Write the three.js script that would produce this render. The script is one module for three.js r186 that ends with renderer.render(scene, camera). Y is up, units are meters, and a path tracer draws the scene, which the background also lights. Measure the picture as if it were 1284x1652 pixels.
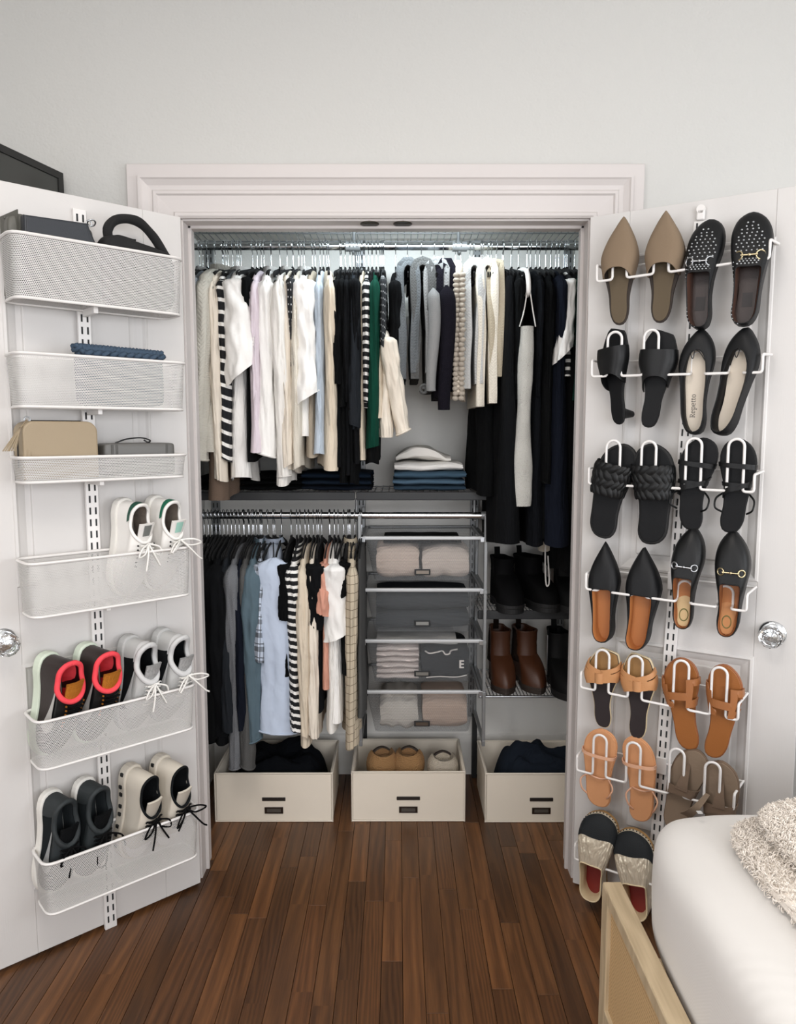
import * as THREE from 'three';
import { RoundedBoxGeometry } from 'three/addons/geometries/RoundedBoxGeometry.js';
import { mergeGeometries, mergeVertices } from 'three/addons/utils/BufferGeometryUtils.js';
import { RectAreaLightUniformsLib } from 'three/addons/lights/RectAreaLightUniformsLib.js';
import { FontLoader } from 'three/addons/loaders/FontLoader.js';
import { TextGeometry } from 'three/addons/geometries/TextGeometry.js';
import { ImprovedNoise } from 'three/addons/math/ImprovedNoise.js';

// ---------------------------------------------------------------- camera, light, exposure
const scene = new THREE.Scene();
const camera = new THREE.PerspectiveCamera(2 * Math.atan(826 / 1194.5) * 180 / Math.PI, 1284 / 1652, 0.05, 60);
camera.position.set(0.036, 1.426, 2.246);
camera.rotation.set(-0.107, 0, 0);
scene.background = new THREE.Color(0.85, 0.93, 1.0);
scene.add(camera);
const renderer = new THREE.WebGLRenderer({ antialias: true });
renderer.shadowMap.enabled = true;
renderer.toneMapping = THREE.LinearToneMapping;
renderer.toneMappingExposure = 0.92;
RectAreaLightUniformsLib.init();
function areaLight(name, color, power, w, h, at, look) {
  const l = new THREE.RectAreaLight(color, power, w, h);
  l.position.set(...at); l.lookAt(...look); l.name = name; scene.add(l); return l;
}
// daylight entering by the bedroom's windows (right and left walls, and the wall behind the camera)
areaLight('window_daylight', 0xf8faff, 5.2, 1.5, 1.4, [2.58, 1.55, 1.9], [0, 1.5, 1.6]);
areaLight('window_daylight', 0xfafbff, 6.9, 2.4, 1.4, [0.95, 1.6, 4.1], [0.2, 1.3, 0]);
areaLight('window_daylight', 0xf9faff, 4.6, 1.3, 1.4, [-1.63, 1.5, 2.9], [0.6, 1.0, 1.6]);
// ceiling fixture of the bedroom
areaLight('ceiling_lamp_light', 0xfff8f2, 6.4, 0.9, 0.9, [-0.3, 2.70, 1.75], [-0.3, 0, 1.75]);
// cool LED strip behind the closet header
areaLight('led_strip_light', 0xe6f3fa, 95.0, 0.56, 0.03, [0.06, 2.13, -0.15], [0.06, 1.9, -0.62]);

// ---------------------------------------------------------------- helpers
const noise = new ImprovedNoise();
const N3 = (x, y, z = 0) => noise.noise(x, y, z);
let seed = 7;
const rnd = () => { seed = (seed * 1664525 + 1013904223) >>> 0; return seed / 4294967296; };
const rr = (a, b) => a + (b - a) * rnd();
const lerp = (a, b, t) => a + (b - a) * t, clamp = (x, a = 0, b = 1) => Math.min(b, Math.max(a, x));
const sst = (a, b, x) => { const t = clamp((x - a) / (b - a)); return t * t * (3 - 2 * t); };
const V = (x, y, z) => new THREE.Vector3(x, y, z);
const D2R = Math.PI / 180;
const used = {};
function numbered(name) { const k = used[name] = (used[name] ?? -1) + 1; return k ? name + '_' + String(k).padStart(3, '0') : name; }
function tag(o, label, category, group, kind) {
  if (label) o.userData.label = label;
  if (category) o.userData.category = category;
  if (group) o.userData.group = group;
  if (kind) o.userData.kind = kind;
  return o;
}
function mesh(name, geo, m) { const o = new THREE.Mesh(Array.isArray(geo) ? merge(geo) : geo, m); o.name = name; o.castShadow = o.receiveShadow = true; return o; }
function thing(name, label, category, pos = [0, 0, 0], turn = 0, group) {
  const g = new THREE.Group(); g.name = numbered(name); g.position.set(...pos); g.rotation.y = turn; scene.add(g);
  return tag(g, label, category, group);
}
function solo(name, geo, m, label, category, group) { const o = mesh(numbered(name), geo, m); scene.add(o); return tag(o, label, category, group); }
function part(parent, name, geo, m, label) { const o = mesh(name, geo, m); parent.add(o); if (label) o.userData.label = label; return o; }
function struct(name, geo, m) { const o = mesh(numbered(name), geo, m); scene.add(o); o.userData.kind = 'structure'; return o; }
function copyOf(src, label, group) { const c = src.clone(); c.name = numbered(src.name.replace(/_\d+$/, '')); c.userData = { ...src.userData }; if (label) c.userData.label = label; if (group) c.userData.group = group; scene.add(c); return c; }
function merge(list) {
  const gs = list.flat(9).filter(Boolean).map(g => {
    g = g.index ? g.toNonIndexed() : g;
    for (const k of Object.keys(g.attributes)) if (!['position', 'normal', 'uv'].includes(k)) g.deleteAttribute(k);
    if (!g.attributes.uv) g.setAttribute('uv', new THREE.Float32BufferAttribute(new Float32Array(g.attributes.position.count * 2), 2));
    return g;
  });
  return gs.length === 1 ? gs[0] : mergeGeometries(gs);
}
const bx = (w, h, d, x = 0, y = 0, z = 0, r = 0.002) => { const g = r > 0 ? new RoundedBoxGeometry(w, h, d, 1, Math.min(r, w / 2.01, h / 2.01, d / 2.01)) : new THREE.BoxGeometry(w, h, d); return g.translate(x, y, z); };
const boxUV = (g, k = 1) => { // metre uv by dominant axis
  g = g.index ? g.toNonIndexed() : g; const p = g.attributes.position, n = g.attributes.normal, uv = [];
  for (let i = 0; i < p.count; i++) {
    const ax = Math.abs(n.getX(i)), ay = Math.abs(n.getY(i)), az = Math.abs(n.getZ(i));
    if (ax >= ay && ax >= az) uv.push(p.getZ(i) * k, p.getY(i) * k); else if (ay >= az) uv.push(p.getX(i) * k, p.getZ(i) * k); else uv.push(p.getX(i) * k, p.getY(i) * k);
  }
  g.setAttribute('uv', new THREE.Float32BufferAttribute(uv, 2)); return g;
};
const cyl = (r, h, x = 0, y = 0, z = 0, axis = 'y', seg = 12, r2 = r) => { const g = new THREE.CylinderGeometry(r2, r, h, seg); if (axis === 'x') g.rotateZ(Math.PI / 2); if (axis === 'z') g.rotateX(Math.PI / 2); return g.translate(x, y, z); };
// rounded polyline
function fillet(pts, r = 0.01, n = 4, closed = false) {
  const P = pts.map(p => Array.isArray(p) ? V(...p) : p), out = [], m = P.length;
  for (let i = 0; i < m; i++) {
    if (!closed && (i === 0 || i === m - 1)) { out.push(P[i]); continue; }
    const a = P[(i + m - 1) % m], b = P[i], c = P[(i + 1) % m];
    const d1 = a.clone().sub(b), d2 = c.clone().sub(b), rad = Math.min(r, d1.length() * .49, d2.length() * .49);
    d1.normalize(); d2.normalize();
    const s = b.clone().addScaledVector(d1, rad), e = b.clone().addScaledVector(d2, rad);
    for (let k = 0; k <= n; k++) { const t = k / n; out.push(s.clone().multiplyScalar((1 - t) * (1 - t)).addScaledVector(b, 2 * t * (1 - t)).addScaledVector(e, t * t)); }
  }
  return out;
}
// sweep a round (or elliptical) section along dense points
function wire(P, r = 0.003, sides = 6, closed = false, rad) {
  P = P.map(p => Array.isArray(p) ? V(...p) : p);
  const m = P.length, T = [];
  for (let i = 0; i < m; i++) { const a = closed ? P[(i + m - 1) % m] : P[Math.max(0, i - 1)], b = closed ? P[(i + 1) % m] : P[Math.min(m - 1, i + 1)]; T.push(b.clone().sub(a).normalize()); }
  let up = Math.abs(T[0].y) < .9 ? V(0, 1, 0) : V(1, 0, 0);
  const pos = [], idx = [], uv = [];
  let len = 0;
  const rows = closed ? m + 1 : m;
  for (let q = 0; q < rows; q++) {
    const i = q % m; const t = T[i];
    const x = up.clone().cross(t).normalize(), y = t.clone().cross(x); up = y;
    if (q) len += P[i].distanceTo(P[(q - 1) % m]);
    const R = rad ? rad(q / (rows - 1)) : r;
    for (let k = 0; k <= sides; k++) { const a = k / sides * 2 * Math.PI; const v = P[i].clone().addScaledVector(x, Math.cos(a) * R).addScaledVector(y, Math.sin(a) * R); pos.push(v.x, v.y, v.z); uv.push(k / sides * R * 6, len); }
  }
  const w = sides + 1;
  for (let q = 0; q < rows - 1; q++) for (let k = 0; k < sides; k++) { const a = q * w + k, b = a + 1, c = a + w, d = c + 1; idx.push(a, b, c, b, d, c); }
  if (!closed) { // caps
    for (const [q, flip] of [[0, 0], [rows - 1, 1]]) { const base = pos.length / 3, p = P[q % m]; pos.push(p.x, p.y, p.z); uv.push(0, 0); for (let k = 0; k < sides; k++) flip ? idx.push(base, q * w + k, q * w + k + 1) : idx.push(base, q * w + k + 1, q * w + k); }
  }
  const g = new THREE.BufferGeometry();
  g.setAttribute('position', new THREE.Float32BufferAttribute(pos, 3)); g.setAttribute('uv', new THREE.Float32BufferAttribute(uv, 2)); g.setIndex(idx); g.computeVertexNormals(); return g;
}
const smooth = (pts, n = 40, closed = false, type = 'centripetal') => new THREE.CatmullRomCurve3(pts.map(p => Array.isArray(p) ? V(...p) : p), closed, type).getPoints(n);
// parametric surface, fn(u, v) -> [x, y, z]
function surf(fn, nu, nv, o = {}) {
  const pos = [], uv = [], idx = [], w = nu + 1;
  for (let j = 0; j <= nv; j++) for (let i = 0; i <= nu; i++) { const p = fn(i / nu, j / nv); pos.push(...p); uv.push(i / nu * (o.su ?? 1), j / nv * (o.sv ?? 1)); }
  for (let j = 0; j < nv; j++) for (let i = 0; i < nu; i++) { const a = j * w + i, b = a + 1, c = a + w, d = c + 1; o.flip ? idx.push(a, b, c, b, d, c) : idx.push(a, c, b, b, c, d); }
  const g = new THREE.BufferGeometry();
  g.setAttribute('position', new THREE.Float32BufferAttribute(pos, 3)); g.setAttribute('uv', new THREE.Float32BufferAttribute(uv, 2)); g.setIndex(idx); g.computeVertexNormals();
  if (o.close) { const n = g.attributes.normal; for (let j = 0; j <= nv; j++) { const a = j * w, b = a + nu, v = V(n.getX(a) + n.getX(b), n.getY(a) + n.getY(b), n.getZ(a) + n.getZ(b)).normalize(); n.setXYZ(a, v.x, v.y, v.z); n.setXYZ(b, v.x, v.y, v.z); } }
  return g;
}
// the same with a thickness and closed rim
function shell(fn, nu, nv, th, o = {}) {
  const F = (u, v) => V(...fn(u, v)), e = 1e-3;
  const nor = (u, v) => { const a = F(Math.min(1, u + e), v).sub(F(Math.max(0, u - e), v)), b = F(u, Math.min(1, v + e)).sub(F(u, Math.max(0, v - e))); const c = b.cross(a); return c.lengthSq() > 1e-18 ? c.normalize() : V(0, 1, 0); };
  const s = o.flip ? -1 : 1;
  const off = k => (u, v) => { const p = F(u, v).addScaledVector(nor(u, v), k * s); return [p.x, p.y, p.z]; };
  const A = off(th / 2), B = off(-th / 2);
  const list = [surf(A, nu, nv, { ...o, flip: !!o.flip }), surf(B, nu, nv, { ...o, flip: !o.flip })];
  const edge = (f, n) => surf((u, v) => v < .5 ? A(...f(u)) : B(...f(u)), n, 1, o);
  if (!o.close) list.push(edge(u => [0, u], nv), edge(u => [1, u], nv));
  list.push(edge(u => [u, 0], nu), edge(u => [u, 1], nu));
  return merge(list);
}
const poly = pts => { const s = new THREE.Shape(); pts.forEach((p, i) => i ? s.lineTo(p[0], p[1]) : s.moveTo(p[0], p[1])); return s; };
const ext = (pts, depth, bevel = 0.001, holes = []) => { const s = pts instanceof THREE.Shape ? pts : poly(pts); for (const h of holes) s.holes.push(poly(h)); return new THREE.ExtrudeGeometry(s, { depth: Math.max(1e-4, depth - 2 * bevel), bevelEnabled: bevel > 0, bevelThickness: bevel, bevelSize: bevel, bevelOffset: -bevel, bevelSegments: 2, curveSegments: 8 }).translate(0, 0, bevel); };

// ---------------------------------------------------------------- textures and materials
function dataTex(w, h, fn, srgb = true) {
  const d = new Uint8Array(w * h * 4);
  for (let y = 0; y < h; y++) for (let x = 0; x < w; x++) { const c = fn(x / w, y / h, x, y), o = (y * w + x) * 4; d[o] = clamp(c[0]) * 255; d[o + 1] = clamp(c[1]) * 255; d[o + 2] = clamp(c[2]) * 255; d[o + 3] = 255; }
  const t = new THREE.DataTexture(d, w, h); t.wrapS = t.wrapT = THREE.RepeatWrapping; t.magFilter = THREE.LinearFilter; t.colorSpace = srgb ? THREE.SRGBColorSpace : THREE.NoColorSpace; t.needsUpdate = true; return t;
}
const grey = v => [v, v, v];
// tileable noise by blending
const tn = (u, v, f, z = 0) => { const a = N3(u * f, v * f, z), b = N3((u - 1) * f, v * f, z), c = N3(u * f, (v - 1) * f, z), d = N3((u - 1) * f, (v - 1) * f, z); const s = u * u * (3 - 2 * u), t = v * v * (3 - 2 * v); return lerp(lerp(a, b, s), lerp(c, d, s), t); };
const rep = (t, x, y = x) => { const c = t.clone(); c.repeat.set(x, y); c.needsUpdate = true; return c; };
const T = {
  weave: dataTex(128, 128, (u, v) => grey(.5 + .22 * Math.sin(u * 2 * Math.PI * 16) * Math.sin(v * 2 * Math.PI * 16) + .2 * tn(u, v, 40)), false),
  knit: dataTex(128, 128, (u, v) => { const col = u * 8, k = col - Math.floor(col) - .5, row = v * 12 + Math.abs(k) * 1.6; return grey(.5 + .35 * Math.sin(row * 2 * Math.PI) * (1 - Math.abs(k)) - .3 * Math.pow(Math.abs(k) * 2, 6) + .12 * tn(u, v, 30)); }, false),
  cable: dataTex(256, 256, (u, v) => { const c = u * 4, k = c - Math.floor(c); const w = Math.floor(c) % 2; return grey(w ? .45 + .4 * Math.pow(Math.abs(Math.sin((v * 10 + Math.abs(k - .5) * 2.2) * Math.PI)), .7) * Math.sin(k * Math.PI) : .35 + .12 * Math.sin(v * 2 * Math.PI * 40)); }, false),
  rib: dataTex(64, 16, (u) => grey(.5 + .5 * Math.sin(u * 2 * Math.PI * 8)), false),
  leather: dataTex(256, 256, (u, v) => grey(.5 + .3 * tn(u, v, 38) + .2 * tn(u, v, 80, 3)), false),
  rough: dataTex(256, 256, (u, v) => grey(.5 + .35 * tn(u, v, 12) + .25 * tn(u, v, 34, 5) + .15 * tn(u, v, 80, 9)), false),
  wall: dataTex(512, 512, (u, v) => grey(.5 + .3 * tn(u, v, 26) + .25 * tn(u, v, 60, 4) + .1 * tn(u, v, 120, 7)), false),
  crease: dataTex(256, 256, (u, v) => { const w = tn(u, v, 3) * .12, a = tn((u + w + 1) % 1, v, 5), b = tn(u, (v + w + 1) % 1, 11, 3); return grey(.5 + .45 * (1 - Math.abs(a) * 3) * .5 + .3 * b + .12 * tn(u, v, 26, 6)); }, false),
  pile: dataTex(256, 256, (u, v) => grey(.5 + .45 * tn(u, v, 50) + .3 * tn(u, v, 110, 2)), false),
  mesh: dataTex(64, 64, (u, v) => { const c = u * 4, r = v * 4, o = Math.floor(r) % 2 ? .5 : 0; const du = (c + o) % 1 - .5, dv = r % 1 - .5; return grey(du * du + dv * dv < .125 ? 0 : 1); }, false),
};
const lin = hex => new THREE.Color(hex);
const M = {};
function mat(color, rough = .6, o = {}) {
  const { bump, bs = .0006, k = 10, ky = k, ...rest } = o;
  const m = new (rest.specularIntensity !== undefined || rest.sheen || rest.clearcoat || rest.transmission ? THREE.MeshPhysicalMaterial : THREE.MeshStandardMaterial)({ color: lin(color), roughness: rough, side: THREE.DoubleSide, ...rest });
  if (bump) { m.bumpMap = rep(T[bump], k, ky); m.bumpScale = bs; }
  return m;
}
const cloth = (c, o = {}) => mat(c, .95, { specularIntensity: .25, bump: 'crease', k: 5, ky: 2.2, bs: .006, ...o });
const knit = (c, o = {}) => mat(c, .97, { specularIntensity: .2, bump: 'knit', k: 14, bs: .0012, ...o });
const cableK = c => mat(c, .95, { bump: 'cable', k: 7, bs: .004 });
const leather = (c, o = {}) => mat(c, .42, { bump: 'leather', k: 9, bs: .0004, ...o });
const suede = (c) => mat(c, .95, { bump: 'rough', k: 9, bs: .0005 });
M.white = mat(0xdad8d5, .45);
M.doorWhite = mat(0xd0cdca, .5, { bump: 'rough', k: 3, bs: .0002 });
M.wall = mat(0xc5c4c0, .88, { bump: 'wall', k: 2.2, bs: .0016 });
M.trim = mat(0xcac4c1, .5);
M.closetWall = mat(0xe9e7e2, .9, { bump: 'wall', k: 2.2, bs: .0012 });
M.chrome = mat(0xd2d5d8, .18, { metalness: 1 });
M.brass = mat(0xcfc09a, .28, { metalness: 1 });
M.gold = mat(0xe3d8c2, .36, { metalness: .5, bump: 'crease', k: 9, bs: .004 });
M.silver = mat(0xb9bcbf, .3, { metalness: 1 });
M.wireWhite = mat(0xe4e1de, .35);
M.platinum = mat(0x8f9192, .4, { metalness: .55 });
M.rail = mat(0xc3c5c6, .4, { metalness: .3 });
M.darkPlat = mat(0x2c2d2e, .5, { metalness: .3 });
M.black = mat(0x0d0e0f, .5);
M.velvet = mat(0x050506, .95);
M.darkSlot = mat(0x2a2b2c, .8);
M.glass = new THREE.MeshPhysicalMaterial({ color: 0xffffff, roughness: .03, transmission: 1, thickness: .04, ior: 1.5 });
M.pane = new THREE.MeshPhysicalMaterial({ color: 0xffffff, roughness: .02, transmission: 1, thickness: 0 });
M.perf = new THREE.MeshStandardMaterial({ color: lin(0xd2d0cd), roughness: .5, side: THREE.DoubleSide, alphaMap: rep(T.mesh, 62), transparent: true });
M.perfGrey = new THREE.MeshStandardMaterial({ color: lin(0x85888a), roughness: .5, metalness: .2, side: THREE.DoubleSide, alphaMap: rep(T.mesh, 62), transparent: true, opacity: .45 });

const font = await new FontLoader().loadAsync('fonts/droid/droid_serif_regular.typeface.json'), fontSans = await new FontLoader().loadAsync('fonts/droid/droid_sans_bold.typeface.json');
const text3 = (s, size, depth = .0004, f = font) => new TextGeometry(s, { font: f, size, depth, curveSegments: 4, bevelEnabled: false });
const flatText = (s, size, depth = .0004) => text3(s, size, depth).rotateX(-Math.PI / 2); // reads along +x on a sole
// ---------------------------------------------------------------- the room
const WX0 = -1.75, WX1 = 2.7, WZ1 = 4.3, CH = 2.8, OX = .597, OY = 2.043, WT = .115;
struct('wall_back', [boxUV(bx(WX0 * -1 - OX, CH, WT, (WX0 - OX) / 2, CH / 2, -WT / 2, 0)), boxUV(bx(WX1 - OX, CH, WT, (WX1 + OX) / 2, CH / 2, -WT / 2, 0)), boxUV(bx(2 * OX, CH - OY, WT, 0, (CH + OY) / 2, -WT / 2, 0))], M.wall);
const holeWall = (len, y0, y1, a, b) => [bx(a, CH, .12, a / 2, CH / 2, 0, 0), bx(len - b, CH, .12, (len + b) / 2, CH / 2, 0, 0), bx(b - a, y0, .12, (a + b) / 2, y0 / 2, 0, 0), bx(b - a, CH - y1, .12, (a + b) / 2, (CH + y1) / 2, 0, 0)].map(g => boxUV(g));
{
  const r = struct('wall_right', holeWall(WZ1, .85, 2.25, 1.15, 2.65), M.wall); r.rotation.y = -Math.PI / 2; r.position.set(WX1 + .06, 0, 0);
  const f = struct('wall_front', holeWall(WX1 - WX0, .9, 2.3, 1.5, 3.9), M.wall); f.position.set(WX0, 0, WZ1 + .06);
  const l = struct('wall_left', holeWall(WZ1, .8, 2.2, 2.25, 3.55), M.wall); l.rotation.y = -Math.PI / 2; l.position.set(WX0 - .06, 0, 0);
  const win = (name, w, h) => {
    const g = new THREE.Group(); g.name = name; g.userData.kind = 'structure'; scene.add(g);
    part(g, 'window_frame', [bx(.05, h, .08, -w / 2 + .025, 0, 0), bx(.05, h, .08, w / 2 - .025, 0, 0), bx(w, .05, .08, 0, h / 2 - .025, 0), bx(w, .05, .08, 0, -h / 2 + .025, 0), bx(.04, h, .06, 0, 0, 0)], M.trim);
    part(g, 'pane', bx(w / 2 - .06, h - .08, .004, -w / 4, 0, 0, 0), M.pane); part(g, 'pane', bx(w / 2 - .06, h - .08, .004, w / 4, 0, 0, 0), M.pane);
    return g;
  };
  const w1 = win('window_1', 1.5, 1.4); w1.rotation.y = -Math.PI / 2; w1.position.set(WX1 + .06, 1.55, 1.9);
  const w3 = win('window_3', 1.3, 1.4); w3.rotation.y = Math.PI / 2; w3.position.set(WX0 - .06, 1.5, 2.9);
  const w2 = win('window_2', 2.4, 1.4); w2.position.set(WX0 + 2.7, 1.6, WZ1 + .06);
}
struct('ceiling', bx(WX1 - WX0 + .2, .1, WZ1 + 1.0, (WX0 + WX1) / 2, CH + .05, WZ1 / 2 - .4, 0), mat(0xeceae6, .9));
{ // ceiling panel lamp
  const t = thing('ceiling_lamp', 'square white ceiling panel lamp above the bedroom floor', 'lamp', [-.3, CH, 1.75]);
  part(t, 'frame', [bx(1.0, .05, .04, 0, -.025, .48), bx(1.0, .05, .04, 0, -.025, -.48), bx(.04, .05, 1.0, .48, -.025, 0), bx(.04, .05, 1.0, -.48, -.025, 0)], M.white);
  part(t, 'diffuser', bx(.92, .02, .92, 0, -.03, 0), mat(0xffffff, .6, { emissive: lin(0xfff4e6), emissiveIntensity: 2.5 }));
}
// closet interior
const CX = .745, CZ = -.74, CC = 2.5;
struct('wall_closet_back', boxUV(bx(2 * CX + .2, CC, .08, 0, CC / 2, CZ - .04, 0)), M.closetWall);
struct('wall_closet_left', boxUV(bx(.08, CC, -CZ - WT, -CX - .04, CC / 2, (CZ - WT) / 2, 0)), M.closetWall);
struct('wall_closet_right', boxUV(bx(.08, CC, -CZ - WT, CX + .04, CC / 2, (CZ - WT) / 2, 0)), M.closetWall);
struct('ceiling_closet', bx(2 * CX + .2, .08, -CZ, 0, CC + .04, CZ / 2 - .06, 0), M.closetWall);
const bbProf = h => [[0, 0], [.014, 0], [.014, h - .03], [.01, h - .018], [.008, h - .004], [0, h]];
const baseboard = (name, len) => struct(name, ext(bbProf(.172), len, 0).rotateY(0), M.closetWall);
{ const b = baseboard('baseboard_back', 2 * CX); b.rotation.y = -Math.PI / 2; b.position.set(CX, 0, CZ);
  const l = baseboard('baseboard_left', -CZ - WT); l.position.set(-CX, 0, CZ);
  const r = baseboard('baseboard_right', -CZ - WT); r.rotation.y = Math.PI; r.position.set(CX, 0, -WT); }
for (const s of [-1, 1]) { // room baseboards either side of the closet, hidden behind the doors
  const w = s < 0 ? -WX0 - .75 : WX1 - .75, b = struct(s < 0 ? 'baseboard_outer_left' : 'baseboard_outer_right', ext(bbProf(.14), w, 0), M.trim);
  b.rotation.y = -Math.PI / 2; b.position.set(s < 0 ? -.75 : WX1, 0, 0);
}
// ---- floor: dark oak strips
const woodTex = [0, 1, 2, 3].map(k => dataTex(256, 1024, (u, v) => {
  const x = u * 6 + k * 17, y = v * 5;
  const warp = 1.5 * N3(x * .5, y * .5, k * 3.1) + .35 * N3(x * 2, y * 1.1, k);
  const ring = k < 2 ? Math.sin((x * 3.2 + warp * 5 + 1.6 * Math.pow(Math.abs(((x * .5) % 1) - .5), 2) * 30) * 2.2) : Math.sin((x * 5 + warp * 2.2) * 2.6);
  const pore = N3(u * 150, v * 22, k) * .5 + N3(u * 80, v * 9, k + 4) * .4;
  const g = clamp(.52 + .11 * ring + .26 * pore + .2 * N3(x * .8, y * .6, 9), 0, 1);
  return [lerp(.18, .52, g), lerp(.105, .345, g), lerp(.058, .205, g)];
}));
const plankM = [];
for (let i = 0; i < 14; i++) {
  const t = woodTex[i % 4].clone(); t.repeat.set(2.6, .62); t.offset.set(rnd(), rnd()); t.needsUpdate = true;
  const k = [.72, .95, .84, 1.08, .62, .9, 1.0, .78, 1.12, .55, .88, .98, .7, .92][i], w = rr(-.04, .04);
  plankM.push(new THREE.MeshPhysicalMaterial({ map: t, color: new THREE.Color(k * (1 + w), k, k * .95 * (1 - w)).multiplyScalar(1.14), roughness: .4, bumpMap: t, bumpScale: .0005 }));
}
const floor = struct('floor', boxUV(bx(WX1 - WX0 + .2, .05, WZ1 + 1.0, (WX0 + WX1) / 2, -.038, WZ1 / 2 - .4, 0)), mat(0x2a1b12, .7));
{
  const PW = .0572, geos = {};
  const plank = (x, z0, z1, i) => {
    const L = Math.round((z1 - z0) * 50) / 50, key = L.toFixed(2);
    geos[key] ??= boxUV(bx(PW - .0012, .012, L - .0012, 0, 0, 0, .0008));
    const o = part(floor, 'plank', geos[key], plankM[i]); o.name = 'plank'; o.position.set(x, -.006, (z0 + z1) / 2);
  };
  for (let c = -29; c <= 21; c++) {
    let z = -.76 - rr(0, .5) * 0; const x = .02 + c * PW; let last = -1, first = true;
    while (z < .98) { const L = Math.round((first ? rr(.35, 1.0) : rr(.6, 1.1)) * 50) / 50; first = false; const z1 = Math.min(z + L, 1.0); let i; do i = Math.floor(rnd() * 14); while (i === last); last = i; plank(x, z, z1, i); z = z1; }
  }
  const t = woodTex[2].clone(); t.repeat.set(2, .6);
  const rest = part(floor, 'plank', [boxUV(bx(WX1 - WX0, .012, WZ1 - 1, (WX0 + WX1) / 2, -.006, (WZ1 + 1) / 2, 0)), boxUV(bx(1.49, .012, 1.0, 1.992, -.006, .5, 0))], new THREE.MeshStandardMaterial({ map: t, roughness: .5 })); rest.userData.kind = 'stuff'; rest.name = 'planks_beyond';
}
// ---- door casing (mitred stepped profile) and jamb
{
  const prof = [[0, 0], [0, .013], [.006, .018], [.014, .018], [.018, .013], [.05, .015], [.062, .016], [.066, .022], [.074, .022], [.078, .016], [.09, .018], [.104, .027], [.108, .032], [.114, .032], [.116, .02], [.148, .02], [.15, .018], [.15, 0]];
  const X = .598, Y = 2.046;
  const seg = f => { const g = surf((u, v) => { const k = Math.min(prof.length - 1, Math.round(v * (prof.length - 1))); return f(u, prof[k][0], prof[k][1]); }, 1, prof.length - 1).toNonIndexed(); g.computeVertexNormals(); return g; };
  struct('trim_1', [seg((u, d, z) => [-(X + d), u * (Y + d), z]), seg((u, d, z) => [lerp(-(X + d), X + d, u), Y + d, z]), seg((u, d, z) => [X + d, (1 - u) * (Y + d), z])], M.trim);
  const j = struct('trim_2', [bx(.02, OY + .01, WT + .004, -OX - .006, OY / 2, -WT / 2, .002), bx(.02, OY + .01, WT + .004, OX + .006, OY / 2, -WT / 2, .002), bx(2 * OX + .03, .02, WT + .004, 0, OY + .008, -WT / 2, .002),
    bx(.011, OY, .012, -OX + .0085, OY / 2, -.052, .002), bx(.011, OY, .012, OX - .0085, OY / 2, -.052, .002), bx(2 * OX, .010, .012, 0, OY - .006, -.052, .002)], M.trim);
  for (const x of [-.048, .05]) part(j, 'ball_catch', [cyl(.028, .003, x, OY - .0025, -.026, 'y', 20), bx(.05, .002, .02, x, OY - .004, -.026)], mat(0x3d372c, .4, { metalness: .7 }), 'dark metal ball catch plate');
}
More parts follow.
